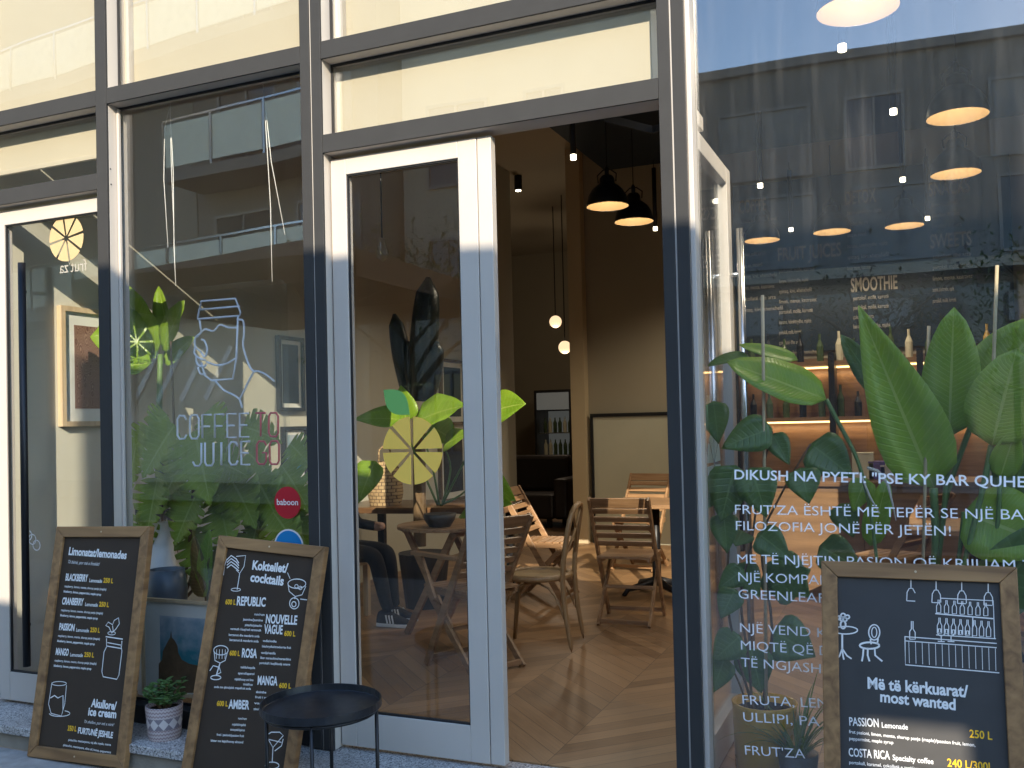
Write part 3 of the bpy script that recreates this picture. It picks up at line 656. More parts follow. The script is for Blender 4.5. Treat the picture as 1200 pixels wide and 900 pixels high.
B.line([(61, 800), (57, 825), (60, 836), (72, 839), (76, 825), (78, 803)], .0035); B.line(ell(69.5, 801, 8.5, 2.4), .003)
B.line([(59, 818), (64, 815), (68, 818), (74, 815), (74, 832)], .005); B.line(ell(70, 836, 12, 3.5, -60, 180), .0035)
B.done()
# middle board: cocktails
B = Board('narrow wooden framed black cocktails board behind the small round table', (256, 627), (382, 632), (212, 900), 'slate')
B.text('Kokteilet/', 295, 667, 337, 10.5, bold=.035, y1=671); B.text('cocktails', 293, 681, 332, 10.5, bold=.035, y1=686)
def ck(t, x0, y0, x1): B.text(t, x0, y0, x1, 10.5, bold=.03, y1=y0+(x1-x0)*.05)
B.text('600 L', 264, 708, 276, 6, True, .03); ck('REPUBLIC', 277, 709, 311)
ck('NOUVELLE', 311, 730, 348); ck('VAGUE', 309.5, 742, 331); B.text('600 L', 333, 745, 346, 6, True, .03)
B.text('600 L', 269, 768, 281, 6, True, .03); ck('ROSA', 283, 770, 301)
ck('MANGA', 301.5, 802, 325); B.text('600 L', 327, 806, 341, 6, True, .03)
B.text('600 L', 254, 827, 267, 6, True, .03); ck('AMBER', 268, 830, 292)
for i, (t, x0, x1, y) in enumerate((('rum/rum', 298, 310, 721), ('jasmine/jasmine', 285, 308, 727), ('pistachio/pistachio', 287, 307, 733.5), ('vermuth i kuq/red vermouth', 270, 306, 738),
        ('bergamot dhe mandarin soda', 268, 304, 745), ('bergamot & mandarin soda', 269, 303, 751), ('vodka/vodka', 308, 324, 752), ('luleshtrydhe/strawberries fruit', 307, 341, 758.5), ('vanilje/vanilla', 306, 323, 766), ('liker maraschino/maraschino', 305, 341, 772),
        ('portokall i kuq/bloody orange', 304, 340, 778), ('tekila/tequila', 282, 299, 783), ('aperol/aperol', 279, 298, 790), ('mjaltë/honey and lime', 275, 297, 797), ('trëndafil/rose', 285, 296, 803), ('soda me qitro/pink grapefruit soda', 251, 294, 806), ('absinthe', 300, 312, 812), ('fruti i pasionit', 299, 323, 818), ('vanilje', 298, 316, 825), ('gin/gin', 297, 309, 832),
        ('rum/rum', 279, 289, 843), ('mjaltë/mjaltë', 272, 288, 850), ('arançatë/spices', 270, 287, 856), ('fruti i pasionit/passion fruit', 254, 286, 862), ('bitter me kajsi/honey almond', 247, 285, 869))):
    B.text(t, x0, y, x1, 2.8, bold=.02)
B.fig('wine_glass_drawing')
B.line([(277, 652), (288, 651), (286, 664), (281, 672), (277, 668)], .0035); B.line([(281, 672), (278, 691)], .004); B.line(ell(276.5, 691, 5.5, 1.8), .003)
for k in range(4): B.line([(266, 656+k*3.2), (271, 651+k*3.6), (277, 655+k*3.8), (280, 660+k*3)], .0048)
B.line([(266, 655), (263, 664), (262, 674)], .0035)
B.fig('coupe_drawing')
B.line(ell(348, 684, 10.5, 5.5), .004); B.line([(337.5, 684), (339, 693), (346, 699), (354, 697), (358.5, 687)], .0035); B.line(ell(347.5, 687, 2, 2), .003); B.line(ell(352, 689, 2, 2), .003)
B.line(ell(345, 707, 5.5, 6.5), .004); B.line(ell(344.5, 708, 2.5, 3), .004); B.line([(346, 699), (345.5, 702)], .004); B.line([(340, 678), (337, 671)], .003); B.line([(352, 702), (360, 703)], .004)
B.fig('goblet_drawing')
B.line(ell(259, 762, 8.5, 5.5), .004); B.line([(251, 763), (252, 774), (258, 777), (264, 774), (267, 763)], .004)
for k in range(4): B.line([(254+k*3.4, 761), (253.5+k*3.4, 772)], .003)
B.line([(258, 777), (254, 790)], .006); B.line(ell(253, 794, 6, 2.5), .004); B.line([(246, 786), (250, 780), (257, 782), (259, 788), (253, 791)], .0045)
B.fig('martini_drawing')
B.line([(312, 862), (318, 858), (328, 858), (332, 862), (320, 876), (312, 862)], .004); B.line([(320, 876), (319, 894)], .004); B.line([(313, 866), (322, 868), (330, 870)], .0035); B.line(ell(319, 897, 8, 4), .004); B.line([(322, 880), (330, 874), (332, 866)], .004)
B.done()
# right board: most wanted
B = Board('wide looking wooden framed black board headed most wanted, in front of the street window', (962, 657), (1192, 668), (965.5, 898), 'slateblue')
B.text('Më të kërkuarat/', 1016, 806.5, 1135, 13.5, bold=.03, y1=817); B.text('most wanted', 1031, 822, 1120, 13, bold=.03, y1=832)
B.text('PASSION', 995, 850, 1030, 10, bold=.015, y1=852); B.text('Lemonade', 1033, 852.5, 1064, 6.5, bold=.015, y1=855); B.text('250 L', 1136, 864, 1163, 9.5, True, .015, y1=867)
B.text('frut pasioni, limon, mente, shurup panje (maple)/passion fruit, lemon,', 995, 859, 1143, 4, bold=.012, y1=875); B.text('peppermint, maple syrup', 995, 867, 1047, 4, bold=.012, y1=872)
B.text('COSTA RICA', 994.5, 886, 1043, 10, bold=.015, y1=890); B.text('Specialty coffee', 1046, 890.5, 1094, 6.5, bold=.015, y1=895.5); B.text('240 L/300L', 1110, 898, 1164, 9.5, True, .015, y1=903.5)
B.text('portokall, karamel, çokollatë e zezë/orange, caramel, dark chocolate', 995, 895, 1140, 4, bold=.012, y1=909)
for x, y in ((1067.5, 687), (1097, 689), (1127, 690), (1158, 692)):
    B.fig('lamp_drawing')
    B.line([(x, y-8), (x, y+2)], .003); B.line([(x-5, y+17), (x-4.5, y+7), (x-2, y+2.5), (x+2, y+2.5), (x+5, y+8), (x+5.5, y+17)][:5+(x > 1090)], .0028); B.line([(x-5, y+17), (x+5, y+17.5)], .0028)
B.fig('bar_drawing')
B.line([(1102, 701), (1164, 704), (1165.5, 748)], .003); B.line([(1096, 719), (1164, 725)], .004); B.line([(1097, 744), (1167, 748.5)], .003); B.line([(1140, 723), (1139.5, 746)], .003)
for k in range(7):
    x, y = 1100+k*9.2, 718+k*.6; B.line([(x-2.5, y), (x-2.5, y-8), (x-.8, y-11), (x-.8, y-15), (x+.8, y-15), (x+.8, y-11), (x+2.5, y-8), (x+2.5, y), (x-2.5, y)], .0024)
for k in range(8):
    x, y = 1101+k*8.2, 742+k*.6; B.line([(x-2.6, y), (x-2.6, y-9), (x-.8, y-13), (x-.8, y-18), (x+.8, y-18), (x+.8, y-13), (x+2.6, y-9), (x+2.6, y), (x-2.6, y)], .0026)
    if k < 5: B.line([(x-1.5, y-1), (x-1.5, y-5), (x+1.5, y-5), (x+1.5, y-1)], .004)
B.line([(1060, 746), (1168, 754)], .003); B.line([(1061, 751), (1168, 759)], .003); B.line([(1060.5, 746), (1061, 779), (1171, 788.5)], .0032)
for k in range(14): x = 1065+k*7.8; B.line([(x, 752+k*.6), (x+.7, 777+k*.7)], .0016)
B.line([(1066, 749), (1066, 740), (1068, 737), (1068, 728), (1070, 728), (1070, 737), (1072.5, 741), (1072.5, 749), (1066, 749)], .003)
for x in (1103, 1114.5): B.line(ell(x, 742, 4, 3, 0, 180), .003); B.line([(x, 745), (x, 751)], .003); B.line([(x-4, 751.5), (x+4, 752)], .003)
B.fig('bistro_table_drawing')
B.line(ell(991, 738.5, 14, 4.5), .004); B.line([(987, 743), (987, 760)], .006)
for dx, dy in ((-6, 12), (2, 13), (11, 12)): B.line([(987, 760), (987+dx*.5, 760+dy*.7), (987+dx, 760+dy)], .005)
B.line(ell(988, 732, 3, 4.5), .006)
for dx, dy in ((-5, -4), (0, -7), (5, -5), (2, -2), (-2, -3)): B.line(ell(988+dx, 728+dy, 2.6, 2.2, n=9), .005)
B.fig('bistro_chair_drawing'); B.line(ell(1024.5, 741, 6.5, 9), .004); B.line(ell(1024.5, 741, 3, 6), .003); B.line([(1020, 749), (1021, 755)], .005); B.line([(1029, 748), (1028, 755)], .005)
B.line(ell(1019, 756.5, 11.5, 3.8), .006)
for dx, dx2 in ((-7, -9), (-2, 0), (6, 15)): B.line([(1019+dx, 759), (1019+dx*1.1, 768), (1019+dx2, 775)], .0055)
B.done()

# ================================================================== SMALL THINGS OUT FRONT
c = PZ(376.5, 827, .37)
t = thing('side_table', 'small round black metal tray table standing before the cocktails board', 'side table', (c.x, c.y, GZ))
m = MB().lathe([(.001, .366), (.215, .366), (.218, .368), (.221, .392), (.224, .392), (.225, .366), (.222, .362), (.001, .362)], (c.x, c.y, 0), 56, cap=False)
m.obj('tray', 'tray', t, smooth=False)
for k in range(4):
    a = R(25+90*k); x, y = c.x+.205*math.cos(a), c.y+.205*math.sin(a)
    MB().tube([(x, y, GZ), (x, y, .361)], .0075, 10).obj('leg', 'black', t, smooth=True)
m = MB(); m.tube([(c.x+.205*math.cos(R(25+k*10)), c.y+.205*math.sin(R(25+k*10)), .352) for k in range(36)], .007, 8, closed=True)
m.obj('ring', 'black', t, smooth=True)
# succulent
c = PZ(193, 864, -.004); px_ = c
t = thing('potted_succulent', 'bushy green jade plant in a pink and grey patterned pot on the granite ledge', 'potted plant', (c.x, c.y, -.004))
def pot_pattern():
    m, nt, p = mat('diamond_glaze'); tc = N(nt, 'ShaderNodeTexCoord'); sp = N(nt, 'ShaderNodeSeparateXYZ'); nt.links.new(tc.outputs['Object'], sp.inputs[0])
    a = M_(nt, 'DIVIDE', M_(nt, 'ARCTAN2', sp.outputs[1], sp.outputs[0]), math.pi*2); z = M_(nt, 'DIVIDE', sp.outputs[2], .15)
    u = M_(nt, 'ABSOLUTE', M_(nt, 'SUBTRACT', M_(nt, 'FRACT', M_(nt, 'MULTIPLY', a, 11.0)), .5))
    dz = M_(nt, 'ABSOLUTE', M_(nt, 'SUBTRACT', z, .52))
    band = M_(nt, 'LESS_THAN', dz, .17); dia = M_(nt, 'LESS_THAN', M_(nt, 'ADD', u, M_(nt, 'MULTIPLY', dz, 2.9)), .5)
    zig = M_(nt, 'LESS_THAN', M_(nt, 'FRACT', M_(nt, 'ADD', M_(nt, 'MULTIPLY', z, 9.0), M_(nt, 'MULTIPLY', M_(nt, 'ABSOLUTE', M_(nt, 'SUBTRACT', M_(nt, 'FRACT', M_(nt, 'MULTIPLY', a, 33.0)), .5)), .9))), .38)
    c1 = mixc(nt, zig, (.52, .45, .42), (.27, .19, .20)); c2 = mixc(nt, dia, (.22, .19, .21), (.60, .55, .52))
    nt.links.new(mixc(nt, band, c1, c2), p.inputs['Base Color']); p.inputs['Roughness'].default_value = .7
    return m
MT['potpat'] = pot_pattern()
m = MB().lathe([(.068, 0), (.074, .02), (.083, .148), (.083, .152), (.077, .152), (.074, .13), (.001, .13)], (0, 0, 0), 36, cap=False)
m.obj('pot', 'potpat', t, local=True, smooth=True)
MB().lathe([(.074, .132), (.03, .140), (.001, .142)], (0, 0, 0), 20, cap=False).obj('soil', 'soil', t, local=True)
m = MB(); st = MB()
for k in range(22):
    a = random.random()*6.28; tl = random.uniform(.1, .95); tip = Vector((math.cos(a)*tl*.10, math.sin(a)*tl*.10, .152+random.uniform(.03, .125)-tl*.03))
    b0 = Vector((math.cos(a)*.02, math.sin(a)*.02, .138)); st.tube([b0, (b0+tip)/2+Vector((0, 0, .015)), tip], [.006, .005, .004], 6)
    for j in range(11):
        q = b0.lerp(tip, .35+.65*j/10); an = a+j*2.4; d = Vector((math.cos(an), math.sin(an), random.uniform(.2, 1.0)))
        m.blade(q, d, random.uniform(.030, .042), random.uniform(.019, .026), .3, .18, n=4, shape=0)
m.obj('foliage', 'leaf_e', t, local=True, solid=.003); st.obj('stem', 'bark', t, local=True)
# framed poster behind the left window
p0, p1 = PY(166, 700, .19), PY(272, 712, .19)
zt, zb = p0.z, .09
t = thing('framed_poster', 'pale framed poster of a dark dome under a blue sky, leaning inside the left window', 'poster', (p0.x, .19, zb))
w = p1.x-p0.x; hh = zt-zb; FMp = Matrix.Translation((p0.x, .185, zb)) @ FM
for n_, bx in (('frame', (0, w, hh-.016, hh)), ('frame', (0, w, 0, .016)), ('frame', (0, .016, .0164, hh-.0164)), ('frame', (w-.016, w, .0164, hh-.0164))):
    MB().prism([(bx[0], bx[2]), (bx[1], bx[2]), (bx[1], bx[3]), (bx[0], bx[3])], FMp, -.02, .004).obj(n_, 'palewood', t)
MB().prism([(.016, .016), (w-.016, .016), (w-.016, hh-.016), (.016, hh-.016)], FMp, -.012, -.008).obj('mat_board', 'paper', t)
MB().prism([(.115, .09), (w-.10, .09), (w-.10, hh-.085), (.115, hh-.085)], FMp, -.0078, -.007).obj('print', 'art_dome', t)
m = MB(); Mq = FMp @ Matrix.Translation((0, 0, -.0069))
m.prism([PM(x, y, Mq) for x, y in ((186, 812), (186, 778), (190, 773), (191, 763), (194, 757), (197, 751), (199.5, 747), (200.5, 739), (201.5, 747), (205, 751), (208, 757), (209, 765), (213, 773), (222, 778), (238, 781), (244, 812))][::-1], Mq, 0, .0007)
m.obj('silhouette', 'bark', t)

# ================================================================== INSIDE: FURNITURE
def folding_chair(label, loc, rz, arms=False, group='slatted folding chairs'):
    t = thing('folding_chair', label, 'chair', loc, R(rz), group)
    for s in (-1, 1):
        x = s*.205
        MB().bar((x, -.30, .88), (x, .20, .0), .020, .046, (1, 0, 0)).obj('leg', 'teak', t, bevel=.003, local=True)
        x = s*.178
        MB().bar((x, .20, .43), (x, -.235, .0), .020, .042, (1, 0, 0)).obj('leg', 'teak', t, bevel=.003, local=True)
        MB().bar((x*.98, .225, .435), (x*.98, -.19, .445), .020, .036, (1, 0, 0)).obj('seat_rail', 'teak', t, bevel=.003, local=True)
    m = MB()
    d = Vector((0, .50, -.88)).normalized()
    for k in range(6):
        q = Vector((0, -.30, .88))+d*(.035+k*.068); wd = .075 if k == 0 else .040
        m.bar(q+Vector((-.196, 0, 0)), q+Vector((.196, 0, 0)), .013, wd, (0, .88, .5))
    m.obj('backrest', 'teakx', t, bevel=.002, local=True)
    m = MB()
    for k in range(7):
        y = -.165+k*.062; m.bar((-.19, y, .462), (.19, y, .462), .052, .016, (0, 1, 0))
    m.obj('seat', 'teakx', t, bevel=.002, local=True)
    for a_, b_, w_, h_ in (((-.195, .185, .045), (.195, .185, .045), .03, .02), ((-.168, -.222, .03), (.168, -.222, .03), .03, .02), ((-.168, -.02, .235), (.168, -.02, .235), .022, .022)):
        MB().bar(a_, b_, w_, h_, (0, 0, 1)).obj('stretcher', 'teakx', t, bevel=.002, local=True)
    if arms:
        for s in (-1, 1):
            m = MB(); m.bar((s*.232, -.17, .66), (s*.232, .27, .655), .05, .022, (1, 0, 0)); m.obj('armrest', 'teak', t, bevel=.004, local=True)
            m = MB(); m.bar((s*.232, .20, .645), (s*.232, .06, .40), .02, .04, (1, 0, 0)); m.obj('arm_support', 'teak', t, bevel=.003, local=True)
    return t
GC = 'slatted folding chairs'
ca = PZ(550, 782)
A0 = folding_chair('folding armchair with slatted seat behind the shut door glass beside the round table', (-2.42, 1.52, 0), 62, True)
F0 = folding_chair('dark slatted folding chair seen squarely from behind in the doorway', (-1.895, 2.98, 0), 4, False)
E0 = dup(F0, (-2.78, 3.62, 0), R(-86), 'folding chair turned sideways beyond the bentwood chair, its back slats in sunlight', GC)
H0 = dup(F0, (-2.45, 5.25, 0), R(172), 'folding chair on the far side of the pedestal table, its slats lit by sun', GC)
J0 = dup(F0, (-.15, 3.35, 0), R(65), 'pale sunlit folding chair beyond the big plants in the street window', GC)
K0 = dup(F0, (.75, 3.2, 0), R(160), 'folding chair half hidden by broad leaves at the right end of the street window', GC)
# bentwood chair
def bentwood(label, loc, rz):
    t = thing('bentwood_chair', label, 'chair', loc, R(rz))
    hoop = [(-.19, -.245, .0), (-.185, -.21, .22), (-.175, -.185, .45), (-.178, -.215, .66), (-.165, -.245, .82), (-.12, -.262, .882), (0, -.27, .90), (.12, -.262, .882), (.165, -.245, .82), (.178, -.215, .66), (.175, -.185, .45), (.185, -.21, .22), (.19, -.245, .0)]
    MB().tube(hoop, [.015, .016, .018, .0175, .017, .018, .019, .018, .017, .0175, .018, .016, .015], 10).obj('back_frame', 'beech', t, smooth=True, local=True, sub=1)
    m = MB()
    for s in (-1, 1): m.tube([(s*.172, -.20, .56), (s*.06, -.245, .70), (-s*.06, -.25, .80), (-s*.12, -.258, .87)], .009, 8)
    m.obj('cross_back', 'beech', t, smooth=True, local=True, sub=1)
    for s in (-1, 1): MB().tube([(s*.15, .165, .44), (s*.165, .19, .22), (s*.18, .215, 0)], [.018, .016, .013], 10).obj('leg', 'beech', t, smooth=True, local=True)
    m = MB()
    ang = [R(a) for a in range(0, 360, 12)]
    m.tube([(.20*math.cos(a), .20*math.sin(a)*1.0-.0, .452) for a in ang], .020, 8, closed=True); m.obj('seat_ring', 'beech', t, smooth=True, local=True)
    MB().lathe([(.001, .452), (.19, .456), (.19, .448), (.001, .444)], (0, 0, 0), 30, cap=False).obj('seat', 'cane', t, local=True)
    m = MB()
    for s in (-1, 1):
        m.tube([(s*.182, .20, .16), (s*.172, .17, .33), (s*.15, .09, .42), (s*.14, -.05, .43), (s*.16, -.15, .36), (s*.183, -.20, .2)], .008, 8)
    m.tube([(-.175, .205, .18), (-.16, .185, .33), (-.09, .16, .42), (.09, .16, .42), (.16, .185, .33), (.175, .205, .18)], .008, 8)
    m.obj('brace', 'beech', t, smooth=True, local=True, sub=1)
    return t
bentwood('bentwood chair with cane seat and curved hoop back beside the door edge', (-2.22, 2.06, 0), 98)
# round slatted table
def xtable(label, loc, rz):
    t = thing('folding_table', label, 'table', loc, R(rz))
    m = MB()
    for k in range(8):
        y0 = -.345+k*.0875; pts = []
        ys = [y0+.0825*i/6 for i in range(7)]
        r_ = .352
        for y in ys: pts.append((math.sqrt(max(0, r_*r_-y*y))+.004, y))
        for y in ys[::-1]: pts.append((-math.sqrt(max(0, r_*r_-y*y))-.004, y))
        m.prism(pts, Matrix.Translation((0, 0, .722)), 0, .022)
    m.obj('tabletop', 'teakx', t, local=True, bevel=.002)
    for s in (-1, 1):
        MB().bar((s*.20, -.27, .0), (s*.20, .22, .715), .022, .05, (1, 0, 0)).obj('leg', 'teak', t, local=True, bevel=.003)
        MB().bar((s*.17, .27, .0), (s*.17, -.22, .715), .022, .05, (1, 0, 0)).obj('leg', 'teak', t, local=True, bevel=.003)
    m = MB(); m.bar((-.2, .24, .70), (.2, .24, .70), .022, .04, (0, 0, 1)); m.bar((-.2, -.24, .70), (.2, -.24, .70), .022, .04, (0, 0, 1)); m.bar((-.2, 0, .33), (.2, 0, .33), .02, .03, (0, 0, 1))
    m.obj('crossbar', 'teakx', t, local=True)
    return t
xtable('round slatted wooden table with crossed legs behind the shut door glass', (-2.90, 2.18, 0), 70)
t = thing('slab_table', 'long dark walnut table on black steel legs carrying the woven basket', 'table', (-3.65, 3.55, 0), R(8))
MB().box(-.85, .62, -.38, .38, .70, .75).obj('tabletop', 'tablewood', t, bevel=.008, local=True)
for x in (-.7, .48):
    for y in (-.3, .3): MB().box(x-.03, x+.03, y-.03, y+.03, 0, .699).obj('leg', 'black', t, local=True)
def pedestal(label, loc):
    t = thing('pedestal_table', label, 'table', loc)
    MB().box(-.36, .36, -.36, .36, .715, .745).obj('tabletop', 'teakx', t, bevel=.004, local=True)
    MB().tube([(0, 0, .06), (0, 0, .714)], .035, 14).obj('column', 'black', t, smooth=True, local=True)
    m = MB()
    for k in range(4):
        a = R(45+90*k); m.tube([(0, 0, .10), (.12*math.cos(a), .12*math.sin(a), .075), (.27*math.cos(a), .27*math.sin(a), .05), (.31*math.cos(a), .31*math.sin(a), .0)], [.04, .03, .022, .018], 8)
    m.obj('base', 'black', t, smooth=True, local=True)
    return t
G0 = pedestal('square pedestal table with cast black base in the middle of the room', (-1.98, 4.05, 0))
dup(G0, (.30, 2.75, 0), 0, 'square pedestal table with sunlit top behind the street window plants', 'pedestal tables'); G0['group'] = 'pedestal tables'
# spindle back chair near the left wall
t = thing('spindle_chair', 'black spindle back chair seen through the left glass door', 'chair', (-4.24, .62, 0), R(165))
MB().box(-.21, .21, -.2, .22, .44, .475).obj('seat', 'black', t, bevel=.012, local=True)
for x in (-.17, .17):
    for y in (-.16, .17): MB().tube([(x, y, .44), (x*1.15, y*1.2, 0)], [.018, .012], 8).obj('leg', 'black', t, smooth=True, local=True)
m = MB()
for k in range(7): x = -.18+k*.06; m.tube([(x, -.17, .47), (x*1.1, -.23, .90)], .0085, 8)
m.obj('spindle', 'chrome', t, smooth=True, local=True); MB().box(-.225, .225, -.255, -.225, .88, .955).obj('top_rail', 'black', t, bevel=.01, local=True)
# dark sofa by the passage
t = thing('sofa', 'low dark leather sofa before the drinks fridge', 'sofa', (-5.35, 8.6, 0), R(0))
MB().box(-.9, .9, -.40, .40, .12, .45).obj('seat', 'sofa', t, bevel=.04, local=True); MB().box(-.9, .9, .22, .42, .4505, .95).obj('backrest', 'sofa', t, bevel=.05, local=True)
for s in (-1, 1): MB().box(s*1.0-.098, s*1.0+.098, -.42, .42, .12, .66).obj('armrest', 'sofa', t, bevel=.04, local=True)
for sx in (-.8, .8):
    for sy in (-.3, .3): MB().box(sx-.03, sx+.03, sy-.03, sy+.03, 0, .12).obj('leg', 'black', t, local=True)
# fridge
pf = PY(648, 500, 11.2)
t = thing('drinks_fridge', 'tall black glass door fridge stocked with bottles at the end of the passage', 'fridge', (pf.x, 11.5, 0))
fx = pf.x
for bx in ((fx-.33, fx-.29, 11.2, 11.8, 0, 1.95), (fx+.29, fx+.33, 11.2, 11.8, 0, 1.95), (fx-.29, fx+.29, 11.77, 11.8, 0, 1.95), (fx-.29, fx+.29, 11.2, 11.77, 1.91, 1.95), (fx-.29, fx+.29, 11.2, 11.77, 0, .14)):
    MB().box(*bx).obj('case', 'fridge', t)
MB().box(fx-.288, fx+.288, 11.21, 11.26, 1.62, 1.905).obj('light_panel', 'fridge_in', t)
MB().box(fx-.288, fx+.288, 11.75, 11.765, .15, 1.6).obj('back_panel', 'fridge_in', t)
for z in (.45, .85, 1.22): MB().box(fx-.286, fx+.286, 11.28, 11.74, z, z+.015).obj('shelf', 'chrome', t)
MB().box(fx-.288, fx+.288, 11.203, 11.208, .145, 1.615).obj('glass_pane', 'gl_d', t)
for z in (.466, .866, 1.236):
    for k in range(6):
        b = tag(MB().lathe([(.032, 0), (.034, .16), (.012, .21), (.012, .25), (.001, .25)], (fx-.22+k*.088, 11.42, z), 10).obj('bottle', random.choice(['bottle', 'label', 'bottle'])), 'small drink bottle on a shelf of the fridge', 'bottle', 'bottles in the drinks fridge', 'thing')
# smoked partition on the back wall
p0, p1 = PY(694, 489, 6.9), PY(790, 600, 6.9)
t = thing('glass_partition', 'low dark framed glass partition standing against the beige back wall', 'partition', ((p0.x+p1.x)/2, 6.92, 0))
MB().box(p0.x, p1.x, 6.93, 6.95, .0, p0.z).obj('pane', 'glasspanel', t)
for bx in ((p0.x-.03, p0.x, 0, p0.z+.04), (p1.x, p1.x+.03, 0, p0.z+.04), (p0.x, p1.x, p0.z, p0.z+.04)): MB().box(bx[0], bx[1], 6.91, 6.97, bx[2], bx[3]).obj('frame', 'black', t)

# ------------------------------------------------------------------ framed prints on the side wall
def wall_print(label, q, mt, fmat='palewood', mw=.12):
    (xa_, ya_, yb_) , xb_ = q[:3], q[3]
    a, b_, c_ = PXW(xa_, ya_, XW), PXW(xa_, yb_, XW), PXW(xb_, ya_, XW)
    y0, y1, z1, z0 = a.y, c_.y, a.z, b_.z
    t = thing('framed_print', label, 'framed print', (XW, (y0+y1)/2, z0), group='framed prints on the side wall')
    f = .03
    for bx in ((y0, y0+f, z0, z1), (y1-f, y1, z0, z1), (y0+f, y1-f, z0, z0+f), (y0+f, y1-f, z1-f, z1)): MB().box(XW+.002, XW+.04, *bx).obj('frame', fmat, t)
    MB().box(XW+.004, XW+.02, y0+f, y1-f, z0+f, z1-f).obj('mat_board', 'paper', t); k = min(y1-y0, z1-z0)*mw+f
    MB().box(XW+.0202, XW+.022, y0+k, y1-k, z0+k, z1-k).obj('print', mt, t)
wall_print('tall framed print of dark red rings seen through the left glass door', (66, 358, 500, 140), 'art_red', 'palewood', .16)
wall_print('black framed print above another at the right of the left window', (322, 393, 482, 352), 'navy', 'black', .1)
wall_print('black framed print below another at the right of the left window', (328, 500, 566, 356), 'art_dome', 'black', .12)
wall_print('brown framed print with green picture high behind the shut door glass', (513, 420, 498, 541), 'leaf_dark', 'bark', .1)
wall_print('brown framed print below the green one behind the shut door glass', (512, 506, 590, 544), 'soil', 'bark', .1)

# ------------------------------------------------------------------ bar
t = thing('bar_counter', 'oak fronted bar counter below the lit shelves', 'bar counter', (.6, 4.5, 0))
for k in range(5): MB().box(-1.25+k*.86, -1.25+k*.86+.857, 4.22, 4.25, .0, .86).obj('front_panel', 'barwood', t, bevel=.002)
MB().box(-1.24, 3.04, 4.251, 4.8, 0, .86).obj('body', 'black', t); MB().box(-1.28, 3.08, 4.18, 4.84, .8605, .90).obj('top', 'tablewood', t, bevel=.004)
t = thing('bar_shelves', 'oak back bar with two warm lit shelves under the menu wall', 'shelves', (-.2, 6.8, 0))
MB().box(-1.72, 1.05, 6.93, 6.995, 0, 2.02).obj('back_panel', 'barwood', t)
for z in (1.36, 1.93):
    MB().box(-1.72, 1.05, 6.62, 6.929, z, z+.04).obj('shelf', 'barwood', t); MB().box(-1.70, 1.03, 6.90, 6.92, z-.022, z-.004).obj('led_strip', 'led', t)
for x in (-1.74, -.78, .05, 1.06): MB().box(x-.03, x+.03, 6.60, 6.928, 0, 2.05).obj('post', 'black', t)
for z in (1.30, 1.87):
    l = bpy.data.lights.new('shelf_light', 'AREA'); l.shape = 'RECTANGLE'; l.size = 2.6; l.size_y = .03; l.energy = 1.3; l.color = (1, .70, .38)
    lo = bpy.data.objects.new('shelf_light', l); COL.objects.link(lo); lo.location = (-.35, 6.86, z); lo.rotation_euler = (R(20), 0, 0); lo.parent = t; lo.location = Vector((-.35, 6.86, z))-t.location
for r_, z in ((0, 1.40), (1, 1.97)):
    for k in range(15):
        x = -1.6+k*.175+random.uniform(-.02, .02); s_ = random.uniform(.85, 1.25)
        tag(MB().lathe([(.035, 0), (.037, .15*s_), (.013, .21*s_), (.013, .27*s_), (.001, .27*s_)], (x, 6.75, z), 12).obj('bottle', random.choice(['bottle', 'label', 'black', 'ochre', 'bottle']), smooth=False),
            'bottle standing on the %s back bar shelf' % ('lower', 'upper')[r_], 'bottle', 'bottles on the %s bar shelf' % ('lower', 'upper')[r_], 'thing')
for k, (px_, py_, w_, h_, mt) in enumerate(((1012, 556, .16, .20, 'label'), (1028, 556, .12, .13, 'tag'), (1043, 556, .13, .10, 'box'), (945, 556, .14, .06, 'box'))):
    p = PY(px_, py_, 4.5)
    t = thing('card_box', ('yellow card box upright on the bar', 'purple card box beside the yellow one on the bar', 'low brown card box beyond the purple one on the bar', 'flat pale card box alone on the bar')[k], 'box', (p.x, 4.5, .90))
    MB().box(-w_/2, w_/2, -.06, .06, .0005, h_).obj('carton', mt, t, bevel=.003, local=True); MB().box(-w_/2-.002, w_/2+.002, -.062, .062, h_+.0005, h_+.012).obj('lid', mt, t, local=True)
# menu wall
t = thing('menu_wall', 'navy menu wall lettered with juices, snacks and sweets above the bar shelves', 'menu wall', (-.4, 6.97, 2.08))
MB().box(-1.78, .92, 6.955, 6.998, 2.10, 3.95).obj('board', 'menu', t)
m = MB(); YM = 6.953
def mt_(tx, x0, y0, x1, s_=1.0):
    a, c_ = PY(x0, y0, YM), PY(x1, y0, YM); w_ = c_.x-a.x
    m.text(tx, .20*s_, facade(a.x, YM, a.z), 0, 0, w_/(twidth(tx, .02)*.20*s_), bold=.02)
for a in (('COFFEE', 866, 250, 898), ('DETOX', 990, 240, 1027), ('SNACKS', 1088, 230, 1137), ('FRUIT JUICES', 911, 306, 986), ('SMOOTHIE', 997, 342, 1052), ('SWEETS', 1090, 291, 1139)): mt_(*a)
m.obj('lettering', 'dimprint', t, label='pale hand drawn menu headings')
m = MB()
for hx_, hy, n_, sp in ((868, 262, 9, 13), (993, 252, 6, 13), (1092, 242, 3, 13), (913, 320, 11, 12), (1000, 352, 4, 11), (1093, 303, 5, 13)):
    for k in range(n_):
        x0 = hx_; x1 = hx_+random.uniform(22, 50); p, q = PY(x0, hy+k*sp, YM), PY(x1, hy+k*sp, YM)
        w_ = q.x-p.x; tx = random.choice(['portokall, mollë, karrotë', 'banane, luleshtrydhe, mjaltë', 'spinaq, kivi, xhenxhefil', 'limon, mente, kastravec', 'çokollatë dhe arra'])
        m.text(tx, .062, facade(p.x, YM, p.z), 0, 0, w_/(twidth(tx, .0)*.062))
